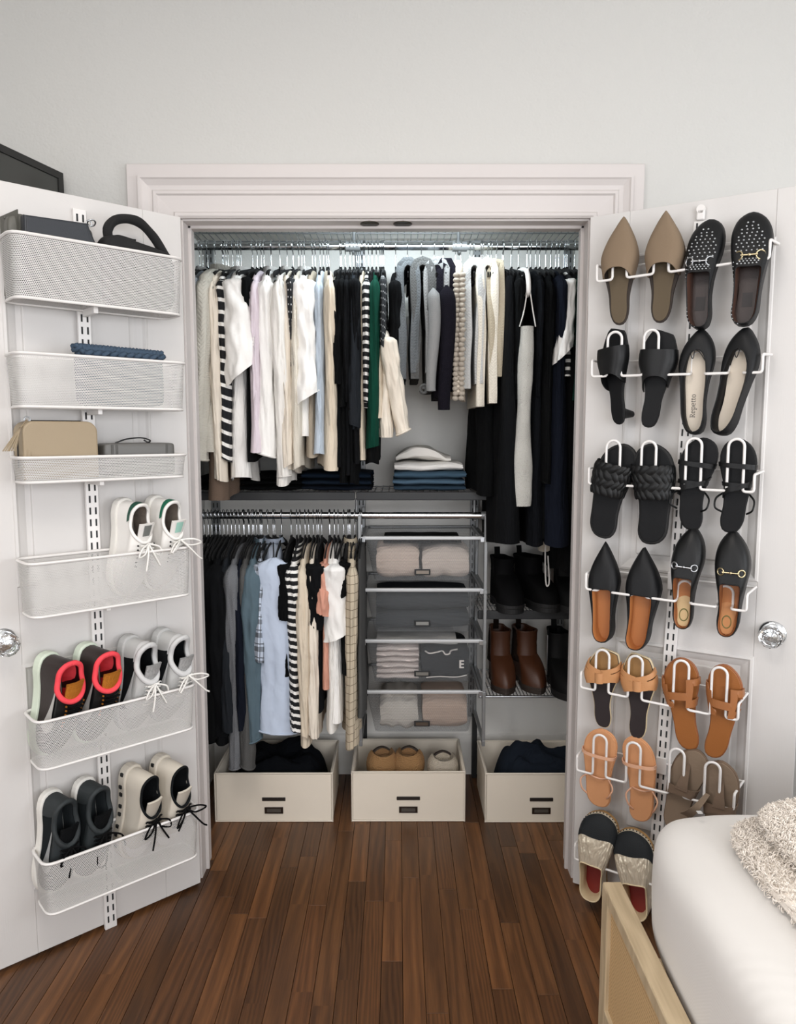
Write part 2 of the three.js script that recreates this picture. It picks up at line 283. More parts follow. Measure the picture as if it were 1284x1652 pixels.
// ---------------------------------------------------------------- the two closet doors
const DOOR = {};
for (const [side, a, sg] of [['L', .8417, -1], ['R', 1.0227, 1]]) {
  const u = V(sg * Math.sin(a), 0, Math.cos(a)), n = V(-sg * Math.cos(a), 0, Math.sin(a)), P = V(sg * .5876, 0, .045);
  // local axes: x = sg * distance from the hinge, y up, z out of the face that carries the racks
  const m = new THREE.Matrix4().makeBasis(u.clone().multiplyScalar(sg), V(0, 1, 0), n).setPosition(P);
  DOOR[side] = { m, sg, q: new THREE.Quaternion().setFromRotationMatrix(m), at: (s, h, o) => P.clone().addScaledVector(u, s).addScaledVector(n, o).setY(h) };
  const g = new THREE.Group(); g.name = side === 'L' ? 'door_1' : 'door_2'; g.userData.kind = 'structure'; scene.add(g); g.applyMatrix4(m);
  const W = .592, B = .012, Tp = 2.04, th = .035;
  const box = (s0, s1, h0, h1, o0, o1, r = .0015) => bx(s1 - s0, h1 - h0, o1 - o0, sg * (s0 + s1) / 2, (h0 + h1) / 2, (o0 + o1) / 2, r);
  const st = .112;
  part(g, 'stile', box(0, st, B, Tp, -th, 0), M.doorWhite); part(g, 'stile', box(W - st, W, B, Tp, -th, 0), M.doorWhite);
  for (const [h0, h1] of [[B, .2], [.82, 1.03], [1.92, Tp]]) part(g, 'rail', box(st, W - st, h0, h1, -th, -.0003), M.doorWhite);
  for (const [h0, h1] of [[.2, .82], [1.03, 1.92]]) {
    part(g, 'panel', [box(st - .005, W - st + .005, h0 - .005, h1 + .005, -.026, -.012), box(st + .045, W - st - .045, h0 + .045, h1 - .045, -.03, -.006, .005)], M.doorWhite);
    const prof = [[-.003, -.001], [0, .003], [.006, .004], [.012, -.002], [.018, -.005], [.026, -.009], [.032, -.0125]];
    const seg = f => { const q = surf((uu, v) => { const k = Math.round(v * 6); return f(uu, ...prof[k]); }, 1, 6).toNonIndexed(); q.computeVertexNormals(); return q; };
    part(g, 'moulding', [seg((t, d, z) => [sg * (st + d), lerp(h0 + d, h1 - d, t), z]), seg((t, d, z) => [sg * (W - st - d), lerp(h0 + d, h1 - d, t), z]), seg((t, d, z) => [sg * lerp(st + d, W - st - d, t), h0 + d, z]), seg((t, d, z) => [sg * lerp(st + d, W - st - d, t), h1 - d, z])], M.doorWhite);
  }
  for (const h of [.22, 1.05, 1.83]) part(g, 'hinge', [cyl(.006, .085, sg * -.004, h, -th - .004, 'y', 10), box(-.002, .0, h - .042, h + .042, -th, -.006, 0)], M.silver, 'small metal door hinge');
  const kn = part(g, 'door_knob', [new THREE.LatheGeometry([[0, 0], [.034, 0], [.034, .004], [.028, .008], [.012, .011], [.010, .026], [.016, .03], [0, .031]].map(p => new THREE.Vector2(...p)), 28)].map(q => q.rotateX(Math.PI / 2).translate(sg * .523, .893, 0)), M.chrome, 'round chrome knob rose');
  const cg = new THREE.LatheGeometry([[0, .028], [.016, .03], [.027, .037], [.0305, .046], [.0275, .056], [.019, .062], [.017, .0605], [.012, .062], [0, .0625]].map(p => new THREE.Vector2(...p)), 12).toNonIndexed(); cg.computeVertexNormals();
  part(kn, 'crystal', cg.rotateX(Math.PI / 2).translate(sg * .523, .893, 0), M.glass, 'faceted clear crystal knob');
}
// put a group whose local x = sg * s, y = height, z = out of the door face onto a door
const onDoor = (o, side) => { o.applyMatrix4(DOOR[side].m); return o; };
// ---------------------------------------------------------------- racks on the doors
function slottedRail(label, name, h0, h1, depth, m, slotM) { // along +y, face towards +z
  const g = new THREE.Group(); g.name = numbered(name); scene.add(g); tag(g, label, 'rail');
  part(g, 'strip', [bx(.034, h1 - h0, depth, 0, (h0 + h1) / 2, depth / 2, .002)], m);
  const slots = [];
  for (let y = h0 + .03; y < h1 - .014; y += .032) for (const x of [-.0075, .0075]) slots.push(bx(.0045, .019, .0012, x, y, depth + .0002, 0));
  const s = part(g, 'slots', slots, slotM); s.userData.kind = 'stuff';
  return g;
}
{
  const l = slottedRail('white slotted metal rail down the left door carrying the mesh baskets', 'slotted_rail', -.0, 2.005, .012, M.wireWhite, M.darkSlot);
  
  l.position.x = -.286; onDoor(l, 'L');
  const r = slottedRail('white slotted metal rail down the right door behind the shoe racks', 'slotted_rail', .02, 1.985, .012, M.wireWhite, M.darkSlot);
  part(r, 'top_cap', [bx(.022, .03, .014, 0, 2.0, .012, .005), cyl(.011, .014, 0, 2.014, .012, 'z', 16)], M.wireWhite);
  r.rotation.z = -1.65 * D2R; r.position.x = .243; onDoor(r, 'R');
}
function meshBasket(label, h0, h1, s0, s1, o1, group) {
  const g = new THREE.Group(); g.name = numbered('mesh_basket'); scene.add(g); tag(g, label, 'basket', group);
  const o0 = .014, loop = k => fillet([[-(s1 - k), 0, o0 + k], [-(s0 + k), 0, o0 + k], [-(s0 + k), 0, o1 - k], [-(s1 - k), 0, o1 - k]], .03, 4, true);
  // side wall as a ribbon between the bottom and top loops
  const A = loop(.006), B = loop(0), n = A.length, pos = [], uv = [], idx = []; let len = 0;
  for (let i = 0; i <= n; i++) { const a = A[i % n], b = B[i % n]; if (i) len += B[i % n].distanceTo(B[i - 1]); pos.push(a.x, h0, a.z, b.x, h1, b.z); uv.push(len, 0, len, h1 - h0); if (i) { const q = i * 2; idx.push(q - 2, q, q - 1, q - 1, q, q + 1); } }
  const wall = new THREE.BufferGeometry(); wall.setAttribute('position', new THREE.Float32BufferAttribute(pos, 3)); wall.setAttribute('uv', new THREE.Float32BufferAttribute(uv, 2)); wall.setIndex(idx); wall.computeVertexNormals();
  part(g, 'mesh_side', wall, M.perf);
  const fl = new THREE.ShapeGeometry(poly(A.map(p => [p.x, p.z]))); fl.rotateX(Math.PI / 2); fl.translate(0, h0 + .001, 0);
  part(g, 'mesh_bottom', fl, M.perf);
  part(g, 'rim', wire(B.map(p => V(p.x, h1, p.z)), .0042, 8, true), M.wireWhite); part(g, 'rim', wire(A.map(p => V(p.x, h0, p.z)), .0032, 8, true), M.wireWhite);
  part(g, 'bracket', bx(.012, .02, o1 - o0 - .03, -.286, h0 - .006, (o0 + o1) / 2 - .015), M.wireWhite);
  return onDoor(g, 'L');
}
const BK = [[1.745, 1.893], [1.488, 1.615], [1.303, 1.364], [.968, 1.104], [.574, .702], [.182, .324]];
['deep white mesh basket at the top of the left door holding dark handbags', 'white mesh basket second from top with a blue woven clutch poking out', 'shallow white mesh basket holding the beige zip bag and a grey bag',
  'half empty white mesh basket holding only the white sneakers with green heels', 'white mesh basket holding the coral lined sneakers and the light grey pair', 'lowest white mesh basket holding black sneakers and white sneakers with black laces']
  .forEach((l, i) => meshBasket(l, BK[i][0], BK[i][1], .055, .488, i === 2 ? .118 : .128));
// wire shoe racks of the right door: [height of the front bar, loop centres, left end, right end, loop height]
const RACK = [[1.838, [.114, .222, .322, .428], .052, .478, [.07, .07, .02, .02]], [1.581, [.107, .204, .322, .413], .045, .475, [.10, .10, .04, .04]], [1.281, [.112, .208, .323, .425], .045, .47, [.105, .105, .115, .115]],
  [.978, [.098, .194, .310, .412], .045, .467, [.01, .01, .035, .035]], [.684, [.1, .193, .315, .411], .038, .46, [.105, .105, .115, .115]], [.43, [.1, .196, .313, .405], .033, .461, [.105, .105, .115, .1]], [.152, [.098, .2, .315, .405], .034, .455, [.02, .02, .02, .02]]];
const RO = .096, rackTilt = [.012, -.006, -.006, -.012, -.012, -.006, -.014];
['top white wire shoe rack on the right door holding taupe mules and studded loafers', 'white wire shoe rack with square toe slides and black ballet flats', 'white wire shoe rack holding woven black slides and black strappy sandals',
  'white wire shoe rack holding pointed black flats and black bit loafers', 'white wire shoe rack holding knotted tan sandals and brown cut out sandals', 'white wire shoe rack holding pale strap sandals and taupe thong sandals', 'lowest white wire shoe rack partly hidden behind the bed holding gold espadrilles']
  .forEach((label, i) => {
    const [h, cs, a, b, lhs] = RACK[i], tl = rackTilt[i], H = s => h + tl * (s - .05) / .42, w = .019;
    const g = new THREE.Group(); g.name = numbered('wire_shoe_rack'); scene.add(g); tag(g, label, 'shoe rack');
    const pts = [[a, H(a) + .045, .013], [a, H(a) + .045, RO], [a, H(a), RO]];
    cs.forEach((c, q) => { // inverted U loops; those that go into a closed toe bend in behind it
      const lh = lhs[q], in_ = lh < .05, o = in_ ? RO - .03 : RO;
      pts.push([c - w, H(c - w), RO]); if (in_) pts.push([c - w, H(c - w) + .004, o]); pts.push([c - w, H(c) + lh * .55 + .003, o]);
      for (let k = 0; k <= 8; k++) { const t = Math.PI * (1 - k / 8); pts.push([c + w * Math.cos(t), H(c) + lh + w * Math.sin(t), o]); }
      pts.push([c + w, H(c) + lh * .55 + .003, o]); if (in_) pts.push([c + w, H(c + w) + .004, o]); pts.push([c + w, H(c + w), RO]);
    });
    pts.push([b, H(b), RO], [b, H(b) + .045, RO], [b + .012, H(b) + .05, .013]);
    part(g, 'front_wire', wire(fillet(pts, .008, 3), .0036, 8), M.wireWhite);
    part(g, 'back_wire', wire([[a, H(a) + .045, .016], [b + .012, H(b) + .05, .016]], .0032, 8), M.wireWhite);
    part(g, 'bracket', bx(.03, .05, .008, .3 - .045 * (2 - h) / 2 - .008, H(.28) + .04, .016), M.wireWhite);
    onDoor(g, 'R');
  });

// ---------------------------------------------------------------- closet hardware
const RODZ = -.41, ROD1 = 2.068, ROD2 = 1.128;
{
  const rod = thing('closet_rod', 'long chrome upper closet rod under the wire shelf full of hangers', 'rod', [0, ROD1, RODZ]);
  part(rod, 'tube', cyl(.0125, 1.47, 0, 0, 0, 'x', 20), M.chrome);
  for (const x of [-.12, .25]) part(rod, 'coupling', cyl(.017, .05, x, 0, 0, 'x', 18), M.platinum, 'dark grey rod coupling');
  for (const x of [-.725, -.12, .25, .725]) part(rod, 'rod_holder', wire(fillet([[x, -.004, -.0], [x, -.018, 0], [x, -.02, -.03], [x, .05, -.05], [x, .085, -.05]], .012), .006, 8), M.platinum);
  const r2 = thing('closet_rod', 'chrome lower closet rod under the grey shelf reaching over the drawers', 'rod', [0, ROD2, RODZ]);
  part(r2, 'tube', cyl(.0125, 1.075, -.193, 0, 0, 'x', 20), M.chrome);
  part(r2, 'end_cap', cyl(.015, .018, .345, 0, 0, 'x', 18), M.platinum);
  for (const x of [-.7, -.115, .315]) part(r2, 'rod_holder', wire(fillet([[x, -.018, 0], [x, -.02, -.03], [x, .03, -.035], [x, .058, -.03]], .012), .005, 8), M.platinum);
}
function wireShelf(label, x0, x1, y, z0, z1, step, frontLip, m = M.platinum) {
  const g = thing('wire_shelf', label, 'shelf'), cross = [];
  for (let x = x0 + step / 2; x < x1; x += step) cross.push(cyl(.0018, z1 - z0, x, y, (z0 + z1) / 2, 'z', 6));
  const s = part(g, 'cross_wires', cross, m); s.userData.kind = 'stuff';
  for (const z of [z0, lerp(z0, z1, .33), lerp(z0, z1, .66), z1]) part(g, 'long_wire', cyl(.003, x1 - x0, (x0 + x1) / 2, y - .003, z, 'x', 8), m);
  if (frontLip) part(g, 'front_lip', bx(x1 - x0, frontLip, .012, (x0 + x1) / 2, y - frontLip / 2 + .004, z1 + .004, .003), frontLip > .015 ? M.darkPlat : m);
  return g;
}
wireShelf('long silver wire shelf above the upper closet rod', -.74, .74, 2.168, -.735, -.36, .0254, .012, M.platinum);
{ const t = thing('led_strip', 'cool white LED strip light fixed behind the closet header', 'light', [0, 2.145, -.135]);
  part(t, 'housing', bx(.6, .016, .03, .06, 0, 0), M.white); part(t, 'diffuser', bx(.58, .006, .02, .06, -.009, -.006), mat(0xffffff, .5, { emissive: lin(0xd8f0ff), emissiveIntensity: 6 })); }
const shelfL = wireShelf('grey ventilated shelf on the left above the lower rod carrying dark folded jeans', -.74, -.118, 1.212, -.735, -.385, .0254, .03);
wireShelf('grey ventilated shelf above the drawers carrying blue jeans and white trousers', -.112, .352, 1.212, -.735, -.385, .0254, .03);
wireShelf('upper dark wire shelf on the right holding black ankle boots', .33, .742, .77, -.735, -.43, .0127, .032);
wireShelf('lower silver wire shelf on the right holding brown ankle boots', .335, .742, .452, -.735, -.415, .0127, .008, M.silver);
for (const [x, h0, h1, l] of [[-.70, .4, 2.17, 'grey slotted wall rail behind the clothes at the left closet end'], [-.112, .25, 2.17, 'grey slotted wall rail behind the drawers and mid closet clothes'], [.345, .25, 2.17, 'grey slotted wall rail right of the folded blue jeans'], [.70, .4, 2.17, 'grey slotted wall rail behind the dark dresses on the right']]) {
  const r = slottedRail(l, 'slotted_rail', h0, h1, .014, M.platinum, M.darkSlot); r.position.set(x, 0, CZ);
}
// drawers on runners
{
  const fr = thing('drawer_frame', 'grey metal runner frame carrying the four mesh drawers', 'drawer frame');
  for (const x of [-.102, .352]) part(fr, 'side_frame', [bx(.012, .86, .016, x, .70, -.395), bx(.012, .86, .016, x, .70, -.70), ...[1.045, .855, .665, .475].map(y => bx(.014, .014, .33, x, y - .004, -.55)), bx(.012, .014, .33, x, .285, -.55)], M.platinum);
  for (const x of [-.102, .352]) part(fr, 'foot', bx(.02, .27, .02, x, .135, -.70), M.darkPlat);
  const DR = [1.047, .857, .667, .475];
  const lab = ['top grey mesh drawer with pale folded clothes on both sides', 'second grey mesh drawer filled with dark grey clothes', 'third grey mesh drawer with striped cloth and a printed dark tee', 'lowest grey mesh drawer with crumpled pale cloth and beige folds'];
  DR.forEach((y, i) => {
    const g = thing('pull_out_bin', lab[i], 'drawer', [.125, y, 0]);
    const W = .415, D0 = -.715, D1 = -.40, hh = .158, k = .032;
    const ring = (w, dz, yy) => fillet([[-w / 2, yy, D0 + dz], [w / 2, yy, D0 + dz], [w / 2, yy, D1 - dz], [-w / 2, yy, D1 - dz]], .02, 4, true);
    const B = ring(W, 0, 0), A = ring(W - 2 * k, .014, -hh), n = A.length, pos = [], uv = [], idx = []; let len = 0;
    for (let q = 0; q <= n; q++) { const a = A[q % n], b = B[q % n]; if (q) len += B[q % n].distanceTo(B[q - 1]); pos.push(a.x, a.y, a.z, b.x, b.y, b.z); uv.push(len, 0, len, hh); if (q) { const c = q * 2; idx.push(c - 2, c, c - 1, c - 1, c, c + 1); } }
    const wl = new THREE.BufferGeometry(); wl.setAttribute('position', new THREE.Float32BufferAttribute(pos, 3)); wl.setAttribute('uv', new THREE.Float32BufferAttribute(uv, 2)); wl.setIndex(idx); wl.computeVertexNormals();
    part(g, 'mesh_side', wl, M.perfGrey);
    part(g, 'mesh_bottom', new THREE.ShapeGeometry(poly(A.map(p => [p.x, p.z]))).rotateX(Math.PI / 2).translate(0, -hh, 0), M.perfGrey);
    part(g, 'rim', wire(ring(W + .012, -.004, 0), .006, 8, true), M.platinum); part(g, 'front_rail', bx(W + .02, .014, .014, 0, .001, D1 + .004, .004), M.rail); for (const s of [-1, 1]) part(g, 'side_rail', bx(.012, .012, .33, s * (W / 2 + .006), 0, -.555, .004), M.platinum);
    for (const s of [-1, 1]) part(g, 'runner_stop', [bx(.018, .02, .012, s * (W / 2 + .008), -.004, D1 + .006), cyl(.006, .014, s * (W / 2 + .015), -.008, D1 + .004, 'z')], M.silver);
    const lh = part(g, 'label_holder', [bx(.058, .022, .004, .0, -.126, D1 - .008, .0015)], M.darkPlat); part(lh, 'label_card', bx(.046, .012, .002, 0, -.126, D1 - .0055, 0), mat([0x8d8378, 0x8a8a86, 0x75726c, 0x4d3f33][i], .7));
  });
}
// ---------------------------------------------------------------- shoes
// local frame of a shoe: x from heel (0) to toe (L), y up from the sole, z across
const OUT = {
  round: [[0, 0], [.025, .4], [.12, .62], [.3, .62], [.5, .74], [.7, .98], [.85, .92], [.95, .6], [1, 0], [.95, -.6], [.85, -.92], [.7, -.98], [.5, -.74], [.3, -.62], [.12, -.62], [.025, -.4]],
  almond: [[0, 0], [.025, .4], [.12, .62], [.3, .64], [.5, .78], [.68, .98], [.82, .86], [.93, .5], [1, 0], [.93, -.5], [.82, -.86], [.68, -.98], [.5, -.78], [.3, -.64], [.12, -.62], [.025, -.4]],
  pointed: [[0, 0], [.02, .36], [.1, .6], [.28, .64], [.48, .86], [.62, 1], [.76, .78], [.9, .36], [.985, .06], [1, 0], [.985, -.06], [.9, -.36], [.76, -.78], [.62, -1], [.48, -.86], [.28, -.64], [.1, -.6], [.02, -.36]],
  square: [[0, 0], [.025, .42], [.12, .62], [.3, .56], [.5, .72], [.68, 1], [.8, .97], [.88, .86], [.945, .74], [.955, .66], [.975, .3], [.995, -.1], [1, -.32], [.985, -.42], [.93, -.62], [.86, -.82], [.76, -.98], [.66, -1], [.5, -.72], [.3, -.56], [.12, -.62], [.025, -.42]],
  slide: [[0, 0], [.02, .42], [.1, .7], [.3, .74], [.5, .84], [.7, 1], [.86, .92], [.95, .6], [1, 0], [.95, -.6], [.86, -.92], [.7, -1], [.5, -.84], [.3, -.74], [.1, -.7], [.02, -.42]],
};
function outline(type, L, W, skew = 0, n = 56, inset = 0) {
  const pts = OUT[type].map(([x, z]) => V(inset + x * (L - 2 * inset), 0, z * (W / 2 - inset) + skew * Math.sin(Math.PI * Math.min(1, x * 1.05)) * 1));
  return new THREE.CatmullRomCurve3(pts, true, 'centripetal').getSpacedPoints(n).slice(0, n);
}
const widthAt = (O, x) => { let a = 9, b = -9; for (let i = 0; i < O.length; i++) { const p = O[i], q = O[(i + 1) % O.length]; if ((p.x - x) * (q.x - x) <= 0 && p.x !== q.x) { const z = lerp(p.z, q.z, (x - p.x) / (q.x - p.x)); a = Math.min(a, z); b = Math.max(b, z); } } return a > b ? [O[0].z, O[0].z] : [a, b]; };
const slab = (O, y0, y1, bev = .0015) => ext(O.map(p => [p.x, -p.z]), y1 - y0, bev).rotateX(-Math.PI / 2).translate(0, y0, 0);
const flatUV = (g, k = 1) => { const p = g.attributes.position, uv = []; for (let i = 0; i < p.count; i++) uv.push(p.getX(i) * k, p.getZ(i) * k); g.setAttribute('uv', new THREE.Float32BufferAttribute(uv, 2)); return g; };
// arch over the foot bed: u across (left edge to right edge), x given per side
function arch(O, y0, H, pw = .75, pad = .001) {
  return (x, u) => { const [a, b] = widthAt(O, x), h = typeof H === 'function' ? H(x) : H; const c = Math.cos(Math.PI * u); return [x, y0 + h * Math.pow(Math.max(0, Math.sin(Math.PI * u)), pw), lerp(a - pad, b + pad, .5 - .5 * Math.sign(c) * Math.pow(Math.abs(c), .8))]; };
}
const band = (A, l0, l1, r0, r1, th = .003, nu = 16, nv = 4, crown = 0) => shell((u, v) => A(lerp(lerp(l0, r0, u), lerp(l1, r1, u), v) + crown * Math.sin(Math.PI * u) * (1 - v), u), nu, nv, th, { su: .12, sv: Math.abs(l1 - l0) });
// closed upper lofted from the sole outline to the opening
function upper(O, C, hC, toeH, y0, bulge = .06, nv = 10, cut = 0) {
  const n = O.length;
  const P = (a, i) => { const f = ((i % n) + n) % n, k = Math.floor(f), t = f - k, p = a[k], q = a[(k + 1) % n]; return [lerp(p.x, q.x, t), lerp(p.z, q.z, t)]; };
  const S = (u, v) => {
    const i = u * n, [ox, oz] = P(O, i), [cx, cz] = P(C, i), ch = hC(cx, cz), mh = toeH(ox);
    const mx = lerp(ox, cx, -.02), mz = lerp(oz, cz, -bulge * 1.0), my = y0 + Math.min(ch * 1.0, mh);
    const a = (1 - v) * (1 - v), b = 2 * v * (1 - v), c = v * v;
    return [a * ox + b * mx + c * cx, a * y0 + b * my + c * (y0 + ch), a * oz + b * mz + c * cz];
  };
  return S;
}
const upperGeo = (S, nu = 56, nv = 10) => surf(S, nu, nv, { close: true, su: .6, sv: .12, flip: true });
const lining = (C, hC, I, y0, yi, nv = 4) => { const n = C.length; return surf((u, v) => { const k = Math.floor(u * n) % n, c = C[k], i = I[k]; const t = Math.pow(v, .8); return [lerp(c.x, lerp(c.x, i.x, .35), t), lerp(y0 + hC(c.x, c.z), yi, t), c.z * (.985 - .17 * sst(0, .35, t))]; }, n, nv, { close: true, su: .4, sv: .08 }); };
const patch = (S, f, off = .0012, na = 12, nb = 4) => surf((a, b) => { const [u, v] = f(a, b), e = .004; const p = V(...S(u, v)), du = V(...S(u + e, v)).sub(V(...S(u - e, v))), dv = V(...S(u, Math.min(1, v + e))).sub(V(...S(u, Math.max(0, v - e)))); const n = dv.cross(du).normalize(); if (n.x * .35 * (p.x - .13) + n.y * (p.y - .015) + n.z * p.z < 0) n.negate(); p.addScaledVector(n, off); return [p.x, p.y, p.z]; }, na, nb, { su: .05, sv: .05 });
const SH = {
  taupe: suede(0x7d6b57), taupeIn: suede(0x5d5140), blk: leather(0x0a0b0c, { specularIntensity: .6 }), blk2: leather(0x0d0e10, { roughness: .5, specularIntensity: .55 }), blkMatte: leather(0x08090a, { roughness: .7, specularIntensity: .35 }), blkIn: leather(0x101113, { roughness: .55, specularIntensity: .4 }), brownIn: leather(0x4a332a), dkBrown: leather(0x31221d), beigeIn: leather(0xd6cbbb, { roughness: .6 }), tanIn: leather(0xb0713f, { roughness: .5 }), tanDark: leather(0x8f5630), cream: leather(0xd9c6a2),
  tan: leather(0xc08a5c), brown: leather(0x9a6238), brownSole: leather(0x955a26, { roughness: .5 }), peach: leather(0xd9a27a, { roughness: .6 }), peachStrap: leather(0xdcab8c), peachSole: leather(0xcf9568, { roughness: .65 }), greyTaupe: suede(0x83715f), greyTaupeD: suede(0x6d5a4a), red: leather(0x7d2420, { roughness: .35 }), jute: mat(0xb28a56, .9, { bump: 'weave', k: 30, bs: .002 }), soleBlack: mat(0x0c0c0d, .7), darkSole: mat(0x2b211a, .7),
};
// hang a shoe on the right door: heel point (s, h), ang = lean of the toe towards +s, in degrees
function hang(g, s, h, ang, o = .062, pitch = 0) {
  const a = ang * D2R, ex = V(Math.sin(a), Math.cos(a), 0), ey = V(0, 0, 1), ez = ex.clone().cross(ey);
  const q = new THREE.Matrix4().makeBasis(ex, ey, ez); if (pitch) q.multiply(new THREE.Matrix4().makeRotationZ(pitch * D2R));
  q.setPosition(s, h, o); g.applyMatrix4(q); return onDoor(g, 'R');
}
const shoe = (name, label, cat = 'shoe', group) => { const g = new THREE.Group(); g.name = numbered(name); scene.add(g); return tag(g, label, cat, group); };
const rim = (pts, r = .0016) => wire(pts, r, 6, true);
// A B: pointed suede mules
function mule(label, s, h, ang, L, W, skew) {
  const g = shoe('pointed_mule', label, 'mule'), O = outline('pointed', L, W, skew), I = outline('pointed', L, W * .8, skew, 56, .004);
  part(g, 'sole', slab(O.map(p => { const k = p.x < L * .45 ? lerp(.8, 1, p.x / L / .45) : 1; return V(p.x, 0, p.z * k); }), 0, .008), SH.darkSole);
  part(g, 'insole', flatUV(slab(I.map(p => V(p.x, 0, p.z)), .008, .012)), SH.taupeIn);
  const A = arch(O, .002, x => .050 * Math.pow(clamp((L * 1.003 - x) / (L * .62)), .55) + .004, .62);
  part(g, 'vamp', shell((u, v) => { const x0 = L * (.40 - .05 * Math.cos(2 * Math.PI * u)) + .02; return A(lerp(x0, L * .999, Math.pow(v, .8)), u); }, 22, 14, .003, { su: .15, sv: .17 }), SH.taupe);
  hang(g, s, h, ang);
}
mule('left taupe suede pointed mule on the top rack', .111, 1.72, .6, .287, .096, -.006);
mule('right taupe suede pointed mule on the top rack beside the studded loafer', .218, 1.718, 1.2, .288, .098, .004);
// low-cut closed shoes
function lowShoe(g, o) {
  const { L, W, skew = 0, type, up, inn, soleM = SH.soleBlack, sock, C, hC, toeH, y0 = .006, backless } = o;
  const O = outline(type, L, W, skew), I = outline(type, L, W * .88, skew, 56, .004);
  part(g, 'sole', slab(O, 0, y0 + .001), soleM);
  part(g, 'insole', flatUV(slab(I, y0, y0 + .004)), sock ?? inn);
  const S = upper(O, C, hC, toeH, y0, o.bulge ?? .05);
  part(g, 'upper', upperGeo(S), up);
  part(g, 'lining', lining(C, hC, I, y0, y0 + .004), inn);
  part(g, 'piping', rim(C.map(p => V(p.x, y0 + hC(p.x, p.z), p.z)), .0013), up);
  return { O, I, S };
}
const opening = (x0, x1, w, skew, L, n = 56, shape = 'egg') => { const src = shape === 'egg' ? [[0, 0], [.03, .45], [.15, .8], [.4, .92], [.65, 1], [.85, .8], [.97, .4], [1, 0]] : [[0, 0], [.03, .45], [.15, .75], [.4, .8], [.65, .82], [.88, .86], [.99, .8], [1, 0]]; const full = [...src, ...src.slice(1, -1).reverse().map(([x, z]) => [x, -z])]; const pts = full.map(([x, z]) => { const X = lerp(x0, x1, x); return V(X, 0, z * w / 2 + skew * Math.sin(Math.PI * Math.min(1, X / L * 1.05))); }); return new THREE.CatmullRomCurve3(pts, true, 'centripetal').getSpacedPoints(n).slice(0, n); };
const bitMetal = (m, P, span, r = .011) => { // two rings joined by a bar, P = middle point on the vamp
  const ring = z => new THREE.TorusGeometry(r, .0021, 6, 16).rotateX(Math.PI / 2).rotateX(Math.sign(z) * .55).translate(P[0], P[1] - .004, P[2] + z);
  return [ring(-span / 2), ring(span / 2), cyl(.0022, span - r, P[0], P[1] + .003, P[2], 'z', 8), new THREE.SphereGeometry(.0042, 8, 6).translate(P[0], P[1] + .003, P[2])];
};
function studLoafer(label, s, h, ang, L, W, skew, mBit) {
  const g = shoe('studded_loafer', label, 'loafer');
  const hC = x => lerp(.046, .052, sst(.1, .55, x / L)) - .006 * Math.sin(Math.PI * clamp(x / L / .5)), C = opening(.004, L * .50, W * .72, skew, L, 56, 'sq');
  const { O, S } = lowShoe(g, { type: 'round', L, W, skew, up: SH.blk2, inn: SH.brownIn, sock: SH.dkBrown, C, hC, toeH: x => lerp(.05, .034, sst(.5, 1, x / L)), y0: .006 });
  part(g, 'sock_label', flatUV(slab([[.05, -.012], [.05, .012], [.085, .012], [.085, -.012]].map(([x, z]) => V(x, 0, z + skew * .7)), .0101, .0106, 0)), mat(0x1c1312, .5), 'small dark printed square');
  const st = [], vampY = (x, z) => { let best = null, bd = 1; for (let i = 0; i <= 90; i++) for (let j = 3; j <= 10; j++) { const p = S(i / 90, j / 10), d = (p[0] - x) ** 2 + (p[2] - z) ** 2; if (d < bd) { bd = d; best = p; } } return best[1]; };
  for (let r = 0; r < 9; r++) { const x = L * (.64 + r * .031), n = [6, 6, 6, 6, 5, 5, 4, 3, 2][r], w = [.03, .03, .03, .029, .026, .023, .019, .013, .006][r]; for (let k = 0; k < n; k++) { const z = (n > 1 ? lerp(-w, w, k / (n - 1)) : 0) + (r % 2 ? .002 : -.002) + skew * Math.sin(Math.PI * x / L); st.push(new THREE.SphereGeometry(.0027, 6, 4).translate(x, vampY(x, z) + .0006, z)); } }
  for (let r = 0; r < 3; r++) { const x = L * (.525 + r * .02), n = 7 - r, w = .026 - r * .005; for (let k = 0; k < n; k++) { const z = lerp(-w, w, k / (n - 1)) + skew; st.push(new THREE.SphereGeometry(.0027, 6, 4).translate(x, vampY(x, z) + .0006, z)); } }
  for (let k = 0; k < 17; k++) { const p = S(.62 + .36 * k / 16, .86); st.push(new THREE.SphereGeometry(.002, 6, 4).translate(...p)); }
  part(g, 'studs', st, M.silver).userData.kind = 'stuff';
  part(g, 'horsebit', bitMetal(null, [L * .595, vampY(L * .595, skew) + .003, skew], .05), mBit, 'metal horsebit');
  hang(g, s, h, ang, .055);
}
studLoafer('left black studded loafer with silver horsebit on the top rack', .321, 1.692, 2.9, .280, .09, -.010, M.silver);
studLoafer('right black studded loafer with part gold horsebit at the end of the top rack', .423, 1.693, 2, .282, .097, .006, M.brass);
